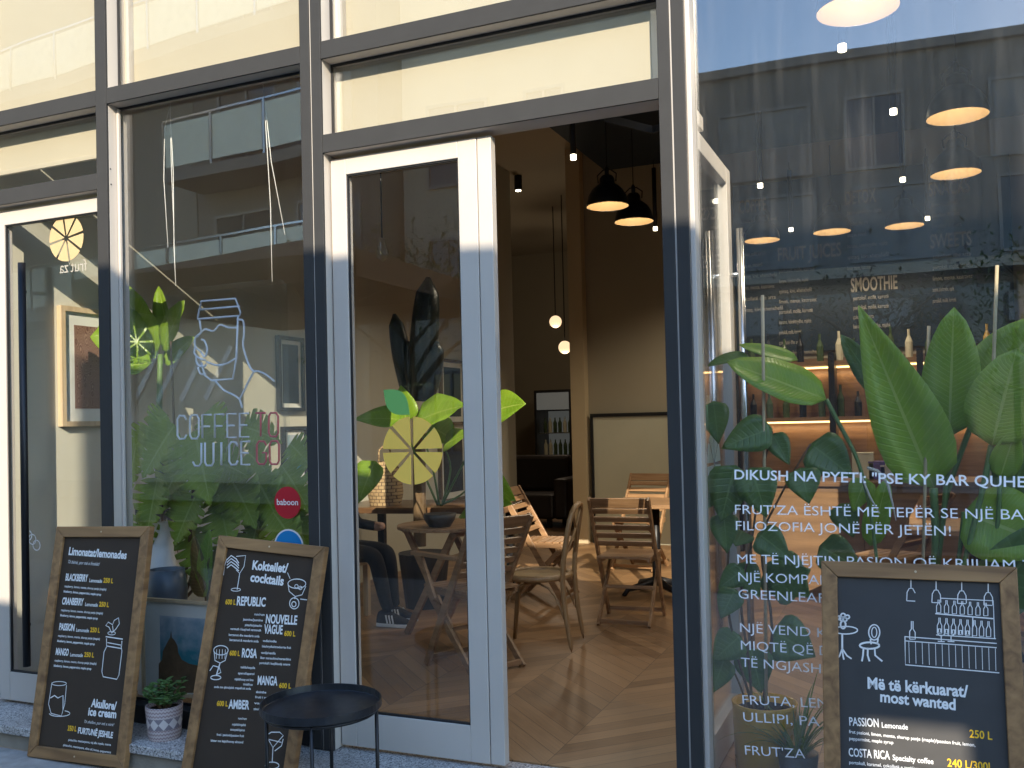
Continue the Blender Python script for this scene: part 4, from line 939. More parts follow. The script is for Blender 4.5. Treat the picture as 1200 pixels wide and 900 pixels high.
m.obj('small_print', 'dimprint', t)

# ------------------------------------------------------------------ lamps
def pendant(label, loc):
    t = thing('pendant_lamp', label, 'pendant lamp', loc, 0, 'black dome pendant lamps')
    MB().lathe([(.170, .0), (.168, .03), (.155, .085), (.125, .135), (.085, .17), (.062, .185), (.060, .225), (.045, .25), (.001, .252)], (0, 0, 0), 40, cap=False).obj('shade', 'black', t, smooth=True, local=True)
    MB().lathe([(.169, .001), (.166, .03), (.153, .083), (.123, .132), (.083, .166), (.001, .168)], (0, 0, 0), 40, cap=False).obj('lining', 'shade_in', t, smooth=True, local=True)
    MB().lathe([(.022, .112), (.020, .165)], (0, 0, 0), 16).obj('bulb_socket', 'black', t, smooth=True, local=True)
    m = MB(); m.tube([(-.075, 0, .20), (-.08, 0, .26), (-.03, 0, .30), (.03, 0, .30), (.08, 0, .26), (.075, 0, .20)], .006, 8); m.lathe([(.018, .25), (.018, .31), (.008, .33)], (0, 0, 0), 12)
    m.obj('bracket', 'black', t, smooth=True, local=True)
    MB().tube([(0, 0, .33), (0, 0, 3.979-loc[2])], .0045, 8).obj('cord', 'black', t, local=True)
    l = bpy.data.lights.new('lamp_light', 'POINT'); l.energy = 9; l.color = (1, .85, .64); l.shadow_soft_size = .03
    lo = bpy.data.objects.new('lamp_light', l); COL.objects.link(lo); lo.parent = t; lo.location = (0, 0, .075)
    return t
lamps = [((712, 242), 'black dome pendant lamp nearer of the two in the doorway'), ((743, 260), 'black dome pendant lamp farther back of the two in the doorway'), ((893, 282), 'lit pendant lamp at the door end of the far row over the bar'),
         ((975, 272), 'lit pendant lamp second in the far row over the bar'), ((1060, 265), 'lit pendant lamp third in the far row over the bar'), ((1120, 204), 'pendant lamp with its dome showing above the word snacks'), ((1122, 137), 'pendant lamp glowing before the reflected flats'), ((1005, 12), 'pendant lamp nearest the street window, cut by the top of the picture')]
first = None
for a, lb in lamps:
    p = PZ(*a, 3.15)
    if first is None: first = pendant(lb, (p.x, p.y, 3.15))
    else: dup(first, (p.x, p.y, 3.15), 0, lb, 'black dome pendant lamps')
def spot(label, loc):
    t = thing('rod_spot', label, 'spotlight', loc, 0, 'slim black rod spotlights')
    MB().tube([(0, 0, .035), (0, 0, .62)], .022, 12).obj('body', 'black', t, smooth=True, local=True); MB().tube([(0, 0, 0), (0, 0, .034)], .021, 12).obj('tip', 'tip', t, smooth=True, local=True)
    MB().tube([(0, 0, .62), (0, 0, 3.979-loc[2])], .004, 6).obj('cord', 'black', t, local=True)
    return t
first = None
for a, lb in (((672, 187), 'black rod spotlight with lit tip at the top of the doorway'), ((768, 270), 'black rod spotlight beside the taupe mullion at the doorway'), ((891, 220), 'rod spotlight left above the far row of lamps'), ((1058, 213), 'rod spotlight just left of the domed pendant'),
              ((987, 60), 'rod spotlight high up against the reflected sky'), ((1047, 134), 'rod spotlight left of the glowing pendant'), ((927, 271), 'short lit rod between the first and second far lamps'), ((1087, 258), 'lit rod right of the third far lamp')):
    p = PZ(*a, 3.28)
    if first is None: first = spot(lb, (p.x, p.y, 3.28))
    else: dup(first, (p.x, p.y, 3.28), 0, lb, 'slim black rod spotlights')
p = PZ(607, 206, 4.598)
t = thing('ceiling_spot', 'small black cylinder downlight on the beige ceiling', 'spotlight', (p.x, p.y, 4.6)); MB().tube([(0, 0, -.19), (0, 0, -.001)], .05, 14).obj('body', 'black', t, local=True); MB().tube([(0, 0, -.20), (0, 0, -.1905)], .035, 14).obj('tip', 'tip', t, local=True)
for i, a in enumerate(((651, 377), (662, 407))):
    p = PY(*a, 9.5 - i*.6)
    t = thing('globe_lamp', ('glowing globe lamp, upper of two in the passage', 'glowing globe lamp, lower of two beside the pillar')[i], 'globe lamp', (p.x, p.y, p.z), 0, 'globe lamps in the passage')
    MB().lathe([(.09*math.sin(R(a_)), -.09*math.cos(R(a_))) for a_ in range(2, 180, 8)], (0, 0, 0), 20, cap=False).obj('globe', 'globe', t, smooth=True, local=True)
    MB().tube([(0, 0, .09), (0, 0, 4.598-p.z)], .008, 8).obj('rod', 'black', t, local=True)
    l = bpy.data.lights.new('globe_light', 'POINT'); l.energy = 4; l.color = (1, .80, .58); l.shadow_soft_size = .09
    lo = bpy.data.objects.new('globe_light', l); COL.objects.link(lo); lo.parent = t; lo.location = (0, 0, -.19)

# ================================================================== NEON SIGN
YN = .26
t = thing('neon_sign', 'clear hanging panel with unlit neon coffee cup and the words coffee to go', 'neon sign', tuple(PY(268, 555, YN)))
def npx(pts): return [PY(x, y, YN-.012) for x, y in pts]
c0, c1, c2, c3 = PY(193, 340, YN), PY(336, 334, YN), PY(341, 556, YN), PY(208, 556, YN)
w0, w1, z0, z1 = c0.x, c1.x, c2.z, c0.z; rr = .06
pts = circ(w1-rr, z1-rr, rr, a0=0, a1=90, n=6)+circ(w0+rr, z1-rr, rr, a0=90, a1=180, n=6)+circ(w0+rr, z0+rr, rr, a0=180, a1=270, n=6)+circ(w1-rr, z0+rr, rr, a0=270, a1=360, n=6)
Mn = Matrix.Translation((0, YN, 0)) @ FM
MB().prism(pts, Mn, -.005, 0).obj('panel', 'acrylic', t, bevel=.0015)
TR = .0052
m = MB()
def smooth_run(q, k_=5):
    out = []
    for i in range(len(q)-1):
        p0, p1, p2, p3 = q[max(i-1, 0)], q[i], q[i+1], q[min(i+2, len(q)-1)]
        for k in range(k_):
            t_ = k/k_; out.append(.5*((2*p1)+(p2-p0)*t_+(2*p0-5*p1+4*p2-p3)*t_*t_+(3*p1-p0-3*p2+p3)*t_**3))
    return out+[q[-1]]
def nt_(pts, closed=False, mm=None, sm=False):
    q = npx(pts)
    if sm: q = smooth_run(q)
    (mm or m).tube(q, TR, 8, closed=closed)
nt_([(232, 371), (236, 353), (276, 350), (282, 366), (281, 370), (232, 374)], True)          # lid
nt_([(233, 363), (281, 359)])
nt_([(234, 375), (236, 390)]); nt_([(279, 371), (277, 420), (273, 444), (248, 446), (240, 440), (236, 425)])      # cup
nt_([(231, 395), (240, 386), (250, 388), (258, 381), (268, 384), (279, 384)], sm=True)
nt_([(242, 424), (254, 428), (266, 426), (276, 420)], sm=True)
nt_([(236, 390), (229, 396), (229, 406), (235, 412), (240, 418), (243, 410), (240, 400), (236, 398)], sm=True)
nt_([(229, 406), (228, 414), (234, 420), (241, 422)], sm=True); nt_([(230, 418), (231, 426), (238, 430), (242, 427)], sm=True); nt_([(232, 430), (235, 438), (241, 438)], sm=True)
nt_([(278, 375), (285, 376), (286, 390), (285, 405), (289, 420), (294, 432), (300, 436)], sm=True)
nt_([(253, 447), (262, 457), (274, 463), (281, 468)], sm=True); nt_([(281, 468), (295, 440), (300, 435), (310, 438), (322, 447)], sm=True); nt_([(281, 468), (284, 478)], sm=True)
m.obj('hand_and_cup_tube', 'neonw', t, smooth=True)
def letter(ch, x, y, w_, h_):
    r = .28
    P = {'C': [[(1, .18), (.8, .02), (.25, .0), (0, .15), (0, .85), (.25, 1), (.8, .98), (1, .82)]],
         'O': [[(.2, 0), (.8, 0), (1, .15), (1, .85), (.8, 1), (.2, 1), (0, .85), (0, .15), (.2, 0)]],
         'F': [[(1, 0), (0, 0), (0, 1)], [(0, .5), (.8, .5)]], 'E': [[(1, 0), (0, 0), (0, 1), (1, 1)], [(0, .5), (.8, .5)]],
         'T': [[(0, 0), (1, 0)], [(.5, 0), (.5, 1)]], 'D': [[(0, 0), (.6, 0), (1, .2), (1, .8), (.6, 1), (0, 1), (0, 0)]],
         'J': [[(1, 0), (1, .85), (.75, 1), (.25, 1), (0, .82)]], 'U': [[(0, 0), (0, .85), (.2, 1), (.8, 1), (1, .85), (1, 0)]], 'I': [[(.5, 0), (.5, 1)]],
         'G': [[(1, .18), (.8, .02), (.25, .0), (0, .15), (0, .85), (.25, 1), (.8, 1), (1, .85), (1, .5), (.6, .5)]]}[ch]
    return [[(x+a*w_, y+b*h_) for a, b in s_] for s_ in P]
m = MB(); mr = MB()
for i, ch in enumerate('COFFEE'):
    for s_ in letter(ch, 208+i*14.6, 487-i*.5, 10.5, 27.5): nt_(s_)
for i, ch in enumerate('JUICE'):
    for s_ in letter(ch, 226+i*14.2, 519-i*.4, 10, 27): nt_(s_)
m.obj('white_letter_tube', 'neonw', t, smooth=True)
for i, ch in enumerate('TO'):
    for s_ in letter(ch, 300+i*15, 484, 11, 27.5): nt_(s_, mm=mr)
for i, ch in enumerate('GO'):
    for s_ in letter(ch, 301+i*15, 517, 11, 27): nt_(s_, mm=mr)
mr.obj('red_letter_tube', 'neonr', t, smooth=True)
m = MB()
ztop = 3.03
def cord(pts, r=.0022): m.tube([PY(x, y, YN-.004) for x, y in pts], r, 6)
cord([(199, 112), (200, 140), (203, 200), (204, 290), (206, 335)]); cord([(199, 125), (193, 150), (192, 210), (197, 290)])
cord([(308, 96), (311, 140), (317, 240), (319, 330)]); cord([(309, 105), (318, 190), (334, 275)]); cord([(199, 125), (201, 200), (205, 300)], .0018)
m.obj('cord', 'wire', t, smooth=True)

# ================================================================== PLANTS
def leaf_px(name, par, base, tip, wpx, Y0, Y1, mt, droop=.0, fold=.12, shape=0, wave=.0, up=(0, -1, .25), split=0, n=10, tw=0.0, bow=0.0):
    a, b_ = PY(*base, Y0), PY(*tip, Y1); L = (b_-a).length; dep = (a-CAMP).dot(FW)
    d = (b_-a).normalized()+Vector((0, 0, droop*.5))
    m = MB(); m.blade(a, d, L*(1+droop*.05), wpx/F*dep, droop, fold, up, n, shape, wave, tw, split=split)
    return m.obj(name, mt, par, smooth=True, solid=.0012)
def stem_px(par, pts, Y, r, mt='stem', name='stem'):
    Ys = Y if isinstance(Y, (list, tuple)) else [Y]*len(pts)
    q = [PY(x, y, yy) for (x, y), yy in zip(pts, Ys)]
    # smooth the run
    out = []
    for i in range(len(q)-1):
        for k in range(4):
            t_ = k/4; p0, p1, p2, p3 = q[max(i-1, 0)], q[i], q[i+1], q[min(i+2, len(q)-1)]
            out.append(.5*((2*p1)+(p2-p0)*t_+(2*p0-5*p1+4*p2-p3)*t_*t_+(3*p1-p0-3*p2+p3)*t_**3))
    out.append(q[-1]); n = len(out)
    return MB().tube(out, [r*(1-.45*i/n) for i in range(n)], 8).obj(name, mt, par, smooth=True)
# ---- big strelitzia in the street window
c = PY(897, 868, .36)
pt0 = thing('planter', 'ochre glazed round planter at the foot of the street window', 'planter', (c.x, .36, 0.0))
MB().lathe([(.10, .0), (.118, .03), (.124, .27), (.128, .285), (.118, .285), (.112, .25), (.001, .25)], (c.x, .36, 0), 36, cap=False).obj('pot', 'ochre', pt0, smooth=True)
MB().lathe([(.113, .252), (.001, .256)], (c.x, .36, 0), 24, cap=False).obj('soil', 'soil', pt0)
st = thing('strelitzia_plant', 'tall plant with huge upright paddle leaves filling the right of the street window', 'plant', tuple(PY(1085, 820, .55)))
st.location.z = 0
for base, tip, w_, Y0, Y1, mt, kw in (
    ((1094, 572), (1006, 358), 82, .52, .40, 'leaf_a', dict(fold=.26, wave=.01, shape=1)), ((1040, 470), (985, 392), 30, .55, .5, 'leaf_c', dict(fold=.2)),
    ((1112, 512), (1118, 360), 64, .55, .45, 'leaf_a', dict(fold=.12)), ((1150, 472), (1222, 372), 80, .60, .5, 'leaf_a', dict(fold=.1, wave=.02)),
    ((1162, 522), (1192, 408), 78, .42, .36, 'leaf_a', dict(fold=.08, wave=.02)), ((1172, 560), (1190, 505), 34, .45, .4, 'leaf_a', dict()),
    ((1130, 600), (1232, 640), 90, .5, .4, 'leaf_a', dict(fold=.1)), ((1180, 590), (1225, 480), 60, .6, .6, 'leaf_c', dict(fold=.15)),
    ((1150, 720), (1235, 610), 70, .45, .4, 'leaf_c', dict(fold=.12)), ((1020, 640), (1040, 560), 30, .4, .4, 'leaf_d', dict(fold=.3)),
    ((968, 468), (852, 424), 58, .34, .30, 'leaf_a', dict(fold=.10, wave=.012, up=(0, -.8, .7))), ((935, 422), (866, 404), 22, .42, .42, 'leaf_a', dict(up=(0, -.7, .7))), ((878, 418), (830, 430), 26, .40, .36, 'leaf_c', dict(up=(0, -.5, .8), droop=.3))):
    leaf_px('leaf', st, base, tip, w_, Y0, Y1, mt, **kw)
for pts, Y, r in (([(968, 468), (985, 500), (1005, 540), (1020, 600), (1032, 700), (1040, 800)], .36, .009), ([(1094, 572), (1096, 640), (1090, 720), (1080, 820)], .53, .016), ([(1112, 512), (1108, 580), (1095, 700), (1085, 820)], .56, .013),
                  ([(1150, 472), (1130, 520), (1105, 600), (1090, 720), (1085, 820)], .60, .012), ([(1162, 522), (1150, 580), (1120, 700), (1092, 820)], .44, .012), ([(1172, 560), (1165, 640), (1130, 760), (1100, 830)], .46, .009), ([(1130, 600), (1120, 680), (1095, 820)], .52, .01)):
    stem_px(st, pts, Y, r)
MB().lathe([(.15, 0), (.17, .26), (.155, .26), (.001, .23)], (st.location.x, .56, 0), 28, cap=False).obj('pot', 'terracotta', st, smooth=True)
# dry curled sheath
m = MB(); m.tube(npx([(1016, 548), (1028, 552), (1040, 566), (1046, 590), (1050, 610)]), [.006, .008, .006, .004, .002], 6); m.tube([p+Vector((0, .1, 0)) for p in npx([(1008, 560), (1018, 585), (1030, 605)])], [.004, .005, .002], 6)
m.obj('dry_sheath', 'pillow', st)
for i, pts in enumerate(([(893.5, 346), (895, 470), (898, 830)], [(1168.5, 311), (1166, 380), (1150, 820)], [(1088.5, 382), (1087, 440), (1078, 820)])):
    o = MB().tube([PY(x, y, (.30, .50, .50)[i]) for x, y in pts], .0065, 8)
    tag(o.obj('plant_stake', 'bamboo', smooth=True), ('thin pale stake standing left among the philodendron leaves', 'tall pale stake with a bluish tip at the right of the street window', 'short flat pale stake between the two big upright leaves')[i], 'stake', 'bamboo plant stakes', 'thing')
# ---- climbing philodendron left in the street window
ph = thing('philodendron_plant', 'dark heart leaved climbing plant at the left edge of the street window', 'plant', (c.x, .36, .252))
for base, tip, w_, Y, mt in (((905, 502), (846, 526), 40, .30, 'leaf_c'), ((905, 508), (925, 545), 24, .34, 'leaf_c'), ((862, 545), (845, 612), 46, .28, 'leaf_c'), ((880, 548), (898, 606), 44, .27, 'leaf_c'), ((950, 520), (998, 560), 46, .42, 'leaf_c'), ((938, 548), (948, 590), 36, .34, 'leaf_c'),
                             ((846, 560), (826, 598), 30, .32, 'leaf_c'), ((848, 600), (852, 648), 30, .3, 'leaf_c'), ((888, 625), (925, 655), 34, .28, 'leaf_c'), ((870, 622), (862, 640), 30, .33, 'leaf_c'), ((872, 668), (842, 690), 26, .3, 'leaf_c'), ((862, 690), (845, 725), 28, .26, 'leaf_c'),
                             ((868, 745), (836, 775), 36, .30, 'leaf_c'), ((880, 760), (892, 812), 40, .36, 'leaf_c'), ((850, 770), (835, 812), 30, .32, 'leaf_c'), ((900, 690), (950, 668), 46, .42, 'leaf_c'), ((905, 740), (955, 770), 50, .46, 'leaf_c'), ((900, 660), (948, 700), 50, .5, 'leaf_c'), ((836, 470), (842, 520), 30, .4, 'leaf_c'), ((866, 660), (890, 700), 30, .4, 'leaf_c'),
                             ((1015, 560), (1000, 600), 26, .4, 'leaf_d'), ((985, 590), (1000, 630), 30, .5, 'leaf_c'), ((960, 640), (1010, 670), 40, .6, 'leaf_c')):
    leaf_px('leaf', ph, base, tip, w_*1.15, Y, Y-.03, mt, fold=.10, shape=1, droop=.15, n=9)
for pts, Y, r in (([(882, 845), (878, 780), (868, 700), (880, 640), (890, 570), (905, 505)], .33, .006), ([(888, 845), (862, 760), (852, 690), (858, 600), (862, 548)], .30, .006), ([(890, 845), (905, 740), (892, 640), (915, 580), (950, 520)], .38, .006), ([(880, 845), (866, 800), (850, 770)], .32, .005), ([(895, 570), (870, 555), (848, 560)], .3, .004)):
    stem_px(ph, pts, Y, r, 'bark')
# ---- spiky grass tuft
p = PY(935, 905, .22)
gr = thing('spider_plant', 'spiky tuft of narrow green blades beside the ochre planter', 'plant', (p.x, .24, .0))
MB().lathe([(.06, 0), (.075, .14), (.067, .14), (.001, .12)], (p.x, .24, 0), 20, cap=False).obj('pot', 'terracotta', gr, smooth=True)
m = MB()
for k in range(46):
    a = random.random()*6.28; m.blade((p.x+.02*math.cos(a), .24+.02*math.sin(a), .12), (math.cos(a)*.7, math.sin(a)*.5, random.uniform(.6, 1.6)), random.uniform(.18, .36), .013, random.uniform(.6, 1.8), .2, n=7, shape=2)
m.obj('foliage', 'leaf_c', gr)
# ---- monstera in the left window
mo = thing('monstera_plant', 'monstera with big split leaves behind the hanging neon sign', 'plant', tuple(PY(206, 690, .62)))
mo.location.z = 0.0
mp_ = mo.location
MB().lathe([(.10, .42), (.075, .66), (.001, .66)], (PY(192, 650, .55).x, .55, 0), 28, cap=False)
for base, tip, w_, Y, kw in (((205, 498), (168, 560), 78, .42, {}), ((228, 505), (246, 592), 96, .36, {}), ((196, 486), (176, 505), 50, .55, {}), ((250, 540), (292, 560), 60, .5, {}), ((185, 560), (172, 630), 56, .45, {}), ((230, 580), (205, 640), 60, .48, {}),
                             ((270, 560), (300, 620), 70, .55, {}), ((300, 560), (330, 620), 66, .6, {}), ((330, 545), (362, 600), 60, .62, {}), ((290, 530), (318, 560), 54, .72, {}), ((340, 520), (364, 548), 44, .7, {}), ((258, 590), (270, 650), 60, .52, {}), ((320, 600), (352, 650), 60, .5, {}), ((215, 540), (190, 590), 60, .6, {}), ((245, 480), (262, 520), 50, .75, {}), ((300, 620), (290, 670), 50, .6, {}), ((160, 520), (150, 580), 46, .6, {}), ((178, 600), (160, 660), 50, .5, {}), ((225, 620), (238, 690), 54, .55, {}), ((262, 640), (250, 700), 46, .6, {}), ((310, 575), (300, 640), 60, .66, {}), ((345, 560), (340, 640), 56, .7, {}), ((285, 500), (330, 520), 50, .8, {}), ((175, 500), (150, 540), 44, .7, {}), ((350, 600), (360, 660), 46, .7, {}), ((240, 560), (268, 600), 56, .68, {}), ((200, 560), (230, 620), 60, .66, {})):
    leaf_px('leaf', mo, base, tip, w_, Y, Y-.05, 'leaf_b', droop=.25, fold=.10, shape=1, split=1, n=32)
for pts, Y in (([(207, 700), (206, 600), (204, 500), (200, 400)], .66), ([(215, 700), (225, 600), (228, 505)], [.6, .5, .37]), ([(215, 700), (250, 620), (300, 560)], .6), ([(215, 700), (190, 620), (196, 486)], .58), ([(218, 700), (290, 620), (330, 545)], .64)):
    stem_px(mo, pts, Y, .010, 'bark')
pw = PY(192, 690, .52)
t = thing('cone_pot', 'white tapering ceramic pot between the two narrow menu boards', 'pot', (pw.x, .52, .0)); zt = PY(192, 612, .52).z
MB().lathe([(.14, 0), (.12, .3), (.055, zt), (.048, zt), (.10, .3), (.001, .28)], (pw.x, .52, 0), 30, cap=False).obj('body', 'whitepot', t, smooth=True)
MB().lathe([(.135, 0), (.145, .02), (.141, .05)], (pw.x, .52, 0), 30, cap=False).obj('saucer', 'whitepot', t, smooth=True)
mo.location = (pw.x, .52, 0) if False else mo.location
pb_ = PY(189, 700, .30)
t = thing('blue_pot', 'rounded blue grey pot just above the framed poster', 'pot', (pb_.x, .34, .0)); zt = PY(189, 668, .30).z
MB().lathe([(.07, 0), (.10, zt*.6), (.105, zt*.85), (.09, zt), (.082, zt), (.09, zt*.85), (.001, zt*.8)], (pb_.x, .34, 0), 30, cap=False).obj('body', 'bluepot', t, smooth=True)
MB().lathe([(.088, zt*.82), (.001, zt*.83)], (pb_.x, .34, 0), 20, cap=False).obj('soil', 'soil', t)
cr = thing('croton_plant', 'croton with green and rusty red leaves beside the blue pot', 'plant', tuple(PY(245, 705, .36)))
cr.location.z = 0
for base, tip, w_, mt in (((240, 690), (228, 628), 22, 'leaf_red'), ((240, 690), (246, 620), 24, 'leaf_d'), ((243, 690), (258, 640), 20, 'leaf_red'), ((240, 700), (226, 665), 22, 'leaf_red'), ((243, 705), (262, 672), 22, 'leaf_red'), ((238, 700), (240, 655), 22, 'leaf_d')):
    leaf_px('leaf', cr, base, tip, w_, .34, .30, mt, fold=.15)
stem_px(cr, [(242, 790), (241, 740), (241, 690)], .36, .008, 'bark'); MB().lathe([(.08, 0), (.1, .2), (.001, .2)], (cr.location.x, .38, 0), 20).obj('pot', 'terracotta', cr)
# ---- sunlit banana plant deeper in the left window
ba = thing('banana_plant', 'banana plant whose ribbed leaves catch the sun beside the neon sign cup', 'plant', tuple(PY(185, 640, 1.05)))
ba.location.z = 0
for base, tip, w_, Y0, Y1, mt, kw in (((176, 418), (100, 358), 62, 1.0, .85, 'leaf_d', dict(fold=.16, wave=.03, up=(0, -.8, .6))), ((182, 420), (140, 330), 60, 1.05, .95, 'leaf_d', dict(fold=.2, wave=.02)), ((200, 408), (186, 335), 26, 1.1, 1.1, 'leaf_a', dict(fold=.25)), ((190, 410), (216, 352), 34, 1.0, .9, 'leaf_d', dict(fold=.1, wave=.03)),
                                        ((178, 425), (128, 432), 40, .95, .85, 'leaf_d', dict(fold=.1, wave=.03, up=(0, -.8, .6))), ((192, 425), (228, 395), 26, 1.1, 1.1, 'leaf_a', dict())):
    leaf_px('leaf', ba, base, tip, w_, Y0, Y1, mt, **kw)
stem_px(ba, [(188, 740), (187, 640), (186, 520), (188, 415)], 1.05, .028, 'stem'); MB().lathe([(.14, 0), (.17, .3), (.001, .3)], (ba.location.x, 1.05, 0), 24).obj('pot', 'terracotta', ba)
# ---- alocasia in the doorway glass, on the round table
al = thing('alocasia_plant', 'potted plant with bright sunlit round leaves on the slatted table behind the citrus sticker', 'plant', tuple(PY(515, 596, 2.0)))
al.location.z = .745; qx = al.location.x
MB().lathe([(.07, .745), (.10, .79), (.11, .83), (.10, .83), (.001, .81)], (qx, 2.0, 0), 24, cap=False).obj('pot', 'terracotta', al, smooth=True)
for base, tip, w_, Y0, Y1, kw in (((470, 492), (415, 492), 40, 1.7, 1.6, dict(up=(0, -.7, .8))), ((488, 494), (546, 476), 52, 1.75, 1.6, dict(up=(0, -.8, .6), wave=.03)), ((476, 494), (470, 452), 40, 1.85, 1.85, {}), ((520, 522), (550, 508), 30, 1.9, 1.8, dict(up=(0, -.8, .6))), ((578, 482), (616, 474), 44, 1.6, 1.5, dict(up=(0, -.9, .4))), ((545, 596), (600, 592), 50, 1.9, 1.7, dict(up=(0, -.7, .8))), ((560, 560), (604, 588), 40, 2.0, 1.9, {}), ((505, 500), (535, 520), 40, 2.0, 1.9, dict(up=(0, -.8, .5))), ((440, 540), (420, 590), 40, 2.3, 2.2, {})):
    leaf_px('leaf', al, base, tip, w_, Y0, Y1, 'leaf_d', shape=1, fold=.1, droop=.2, **kw)
for pts, Y in (([(515, 592), (505, 540), (488, 494)], [2, 1.9, 1.75]), ([(513, 592), (490, 540), (470, 492)], [2, 1.85, 1.7]), ([(518, 592), (528, 550), (520, 522)], [2, 1.95, 1.9]), ([(518, 592), (550, 530), (578, 482)], [2, 1.8, 1.6]), ([(516, 592), (540, 580), (560, 560)], 2.0)):
    stem_px(al, pts, Y, .008)
# ---- tall dark plant
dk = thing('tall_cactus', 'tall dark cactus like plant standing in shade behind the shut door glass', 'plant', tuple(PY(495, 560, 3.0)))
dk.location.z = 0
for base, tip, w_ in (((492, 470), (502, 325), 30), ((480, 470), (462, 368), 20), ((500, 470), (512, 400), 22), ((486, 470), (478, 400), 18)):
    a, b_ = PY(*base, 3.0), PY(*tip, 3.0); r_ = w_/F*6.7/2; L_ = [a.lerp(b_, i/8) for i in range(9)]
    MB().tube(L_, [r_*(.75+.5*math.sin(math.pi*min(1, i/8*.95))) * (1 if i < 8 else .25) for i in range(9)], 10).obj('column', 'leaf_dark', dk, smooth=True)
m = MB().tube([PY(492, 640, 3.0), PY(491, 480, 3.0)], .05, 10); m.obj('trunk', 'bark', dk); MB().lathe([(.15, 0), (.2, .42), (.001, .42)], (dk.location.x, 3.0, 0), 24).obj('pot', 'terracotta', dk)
# ---- woven basket on the slab table
p = PY(452, 590, 3.35)
t = thing('woven_basket', 'tall woven cane basket on the walnut table catching the sun', 'basket', (p.x, 3.35, .751))
m = MB().lathe([(.13, 0), (.15, .10), (.14, .24), (.10, .36), (.09, .36), (.13, .24), (.001, .02)], (0, 0, 0), 24, cap=False); m.obj('body', 'cane', t, local=True)
m = MB().tube([(.0, -.095, .36), (0, -.09, .46), (0, 0, .50), (0, .09, .46), (0, .095, .36)], .008, 8); m.obj('handle', 'cane', t, local=True, smooth=True)
# hanging bulb behind the door glass
t = thing('hanging_bulb', 'clear filament bulb hanging high behind the shut door glass', 'lamp', tuple(PY(448, 296, .9)))
p = PY(448, 296, .9); MB().lathe([(.001, -.05), (.03, -.03), (.034, .0), (.02, .05), (.015, .08), (.001, .08)], p, 16, cap=False).obj('bulb', 'acrylic', t, smooth=True); MB().tube([p+Vector((0, 0, .08)), (p.x, p.y, 4.599)], .004, 6).obj('cord', 'black', t)

# ================================================================== SEATED GUEST
def skin_mesh(verts, edges, radii, mats, pick, name, parent, sub=2):
    me = bpy.data.meshes.new(name); me.from_pydata([tuple(v) for v in verts], edges, []); o = bpy.data.objects.new(name, me); COL.objects.link(o)
    md = o.modifiers.new('skin', 'SKIN'); md.use_smooth_shade = True
    for i, sv in enumerate(me.skin_vertices[0].data): sv.radius = radii[i]; sv.use_root = (i == 0)
    sb = o.modifiers.new('s', 'SUBSURF'); sb.levels = sb.render_levels = sub
    dg = bpy.context.evaluated_depsgraph_get(); dg.update(); nm = bpy.data.meshes.new_from_object(o.evaluated_get(dg)); bpy.data.objects.remove(o); nm.name = name
    for m_ in mats: nm.materials.append(MT[m_])
    while len(nm.materials) > len(mats): nm.materials.pop(index=0)
    for p in nm.polygons: p.material_index = pick(p.center); p.use_smooth = True
    o = bpy.data.objects.new(name, nm); COL.objects.link(o); o.parent = parent
    return o
gp = Vector((-3.98, 2.40, 0))
t = thing('person', 'seated guest in black trousers and white striped trainers, mostly hidden by the door', 'person', gp, R(-90))
V = [(0, 0, .52), (0, -.02, .70), (0, -.03, .92), (0, -.02, 1.02), (0, .0, 1.12),
     (-.09, .0, .50), (-.11, .40, .50), (-.10, .44, .12), (-.10, .46, .09),
     (.09, .0, .50), (.11, .42, .50), (.10, .50, .14), (.10, .53, .10),
     (-.19, -.03, .93), (-.24, .04, .68), (-.20, .26, .66), (-.16, .33, .67),
     (.19, -.03, .93), (.24, .04, .68), (.20, .26, .66), (.16, .33, .67), (0, .015, 1.20), (0, .02, 1.27)]
Ed = [(0, 1), (1, 2), (2, 3), (3, 4), (0, 5), (5, 6), (6, 7), (7, 8), (0, 9), (9, 10), (10, 11), (11, 12), (2, 13), (13, 14), (14, 15), (15, 16), (2, 17), (17, 18), (18, 19), (19, 20), (4, 21), (21, 22)]
Rd = [(.16, .12), (.15, .11), (.17, .11), (.06, .06), (.055, .06), (.09, .085), (.065, .065), (.045, .045), (.04, .04), (.09, .085), (.065, .065), (.045, .045), (.04, .04), (.06, .06), (.045, .045), (.036, .036), (.03, .03), (.06, .06), (.045, .045), (.036, .036), (.03, .03), (.085, .10), (.07, .085)]
def pk(c_):
    if c_.z > 1.03 or (c_.z < .75 and c_.y > .24 and c_.z > .6): return 2
    return 1 if c_.z > .56 else 0
skin_mesh([Vector(v) for v in V], Ed, Rd, ['trouser', 'shirt', 'skin'], pk, 'body', t)
hm = MB().lathe([(.001, .135), (.05, .125), (.088, .08), (.100, .02), (.092, -.04), (.080, -.05)], (0, -.012, 1.215), 20, cap=False); hm.obj('hair', 'hair', t, local=True, smooth=True)
fm = MB(); fm.box(-.045, -.02, .095, .102, 1.225, 1.235); fm.box(.02, .045, .095, .102, 1.225, 1.235); fm.box(-.02, .02, .095, .103, 1.165, 1.172); fm.bar((0, .09, 1.24), (0, .118, 1.195), .02, .02); fm.obj('face', 'skin', t, local=True)
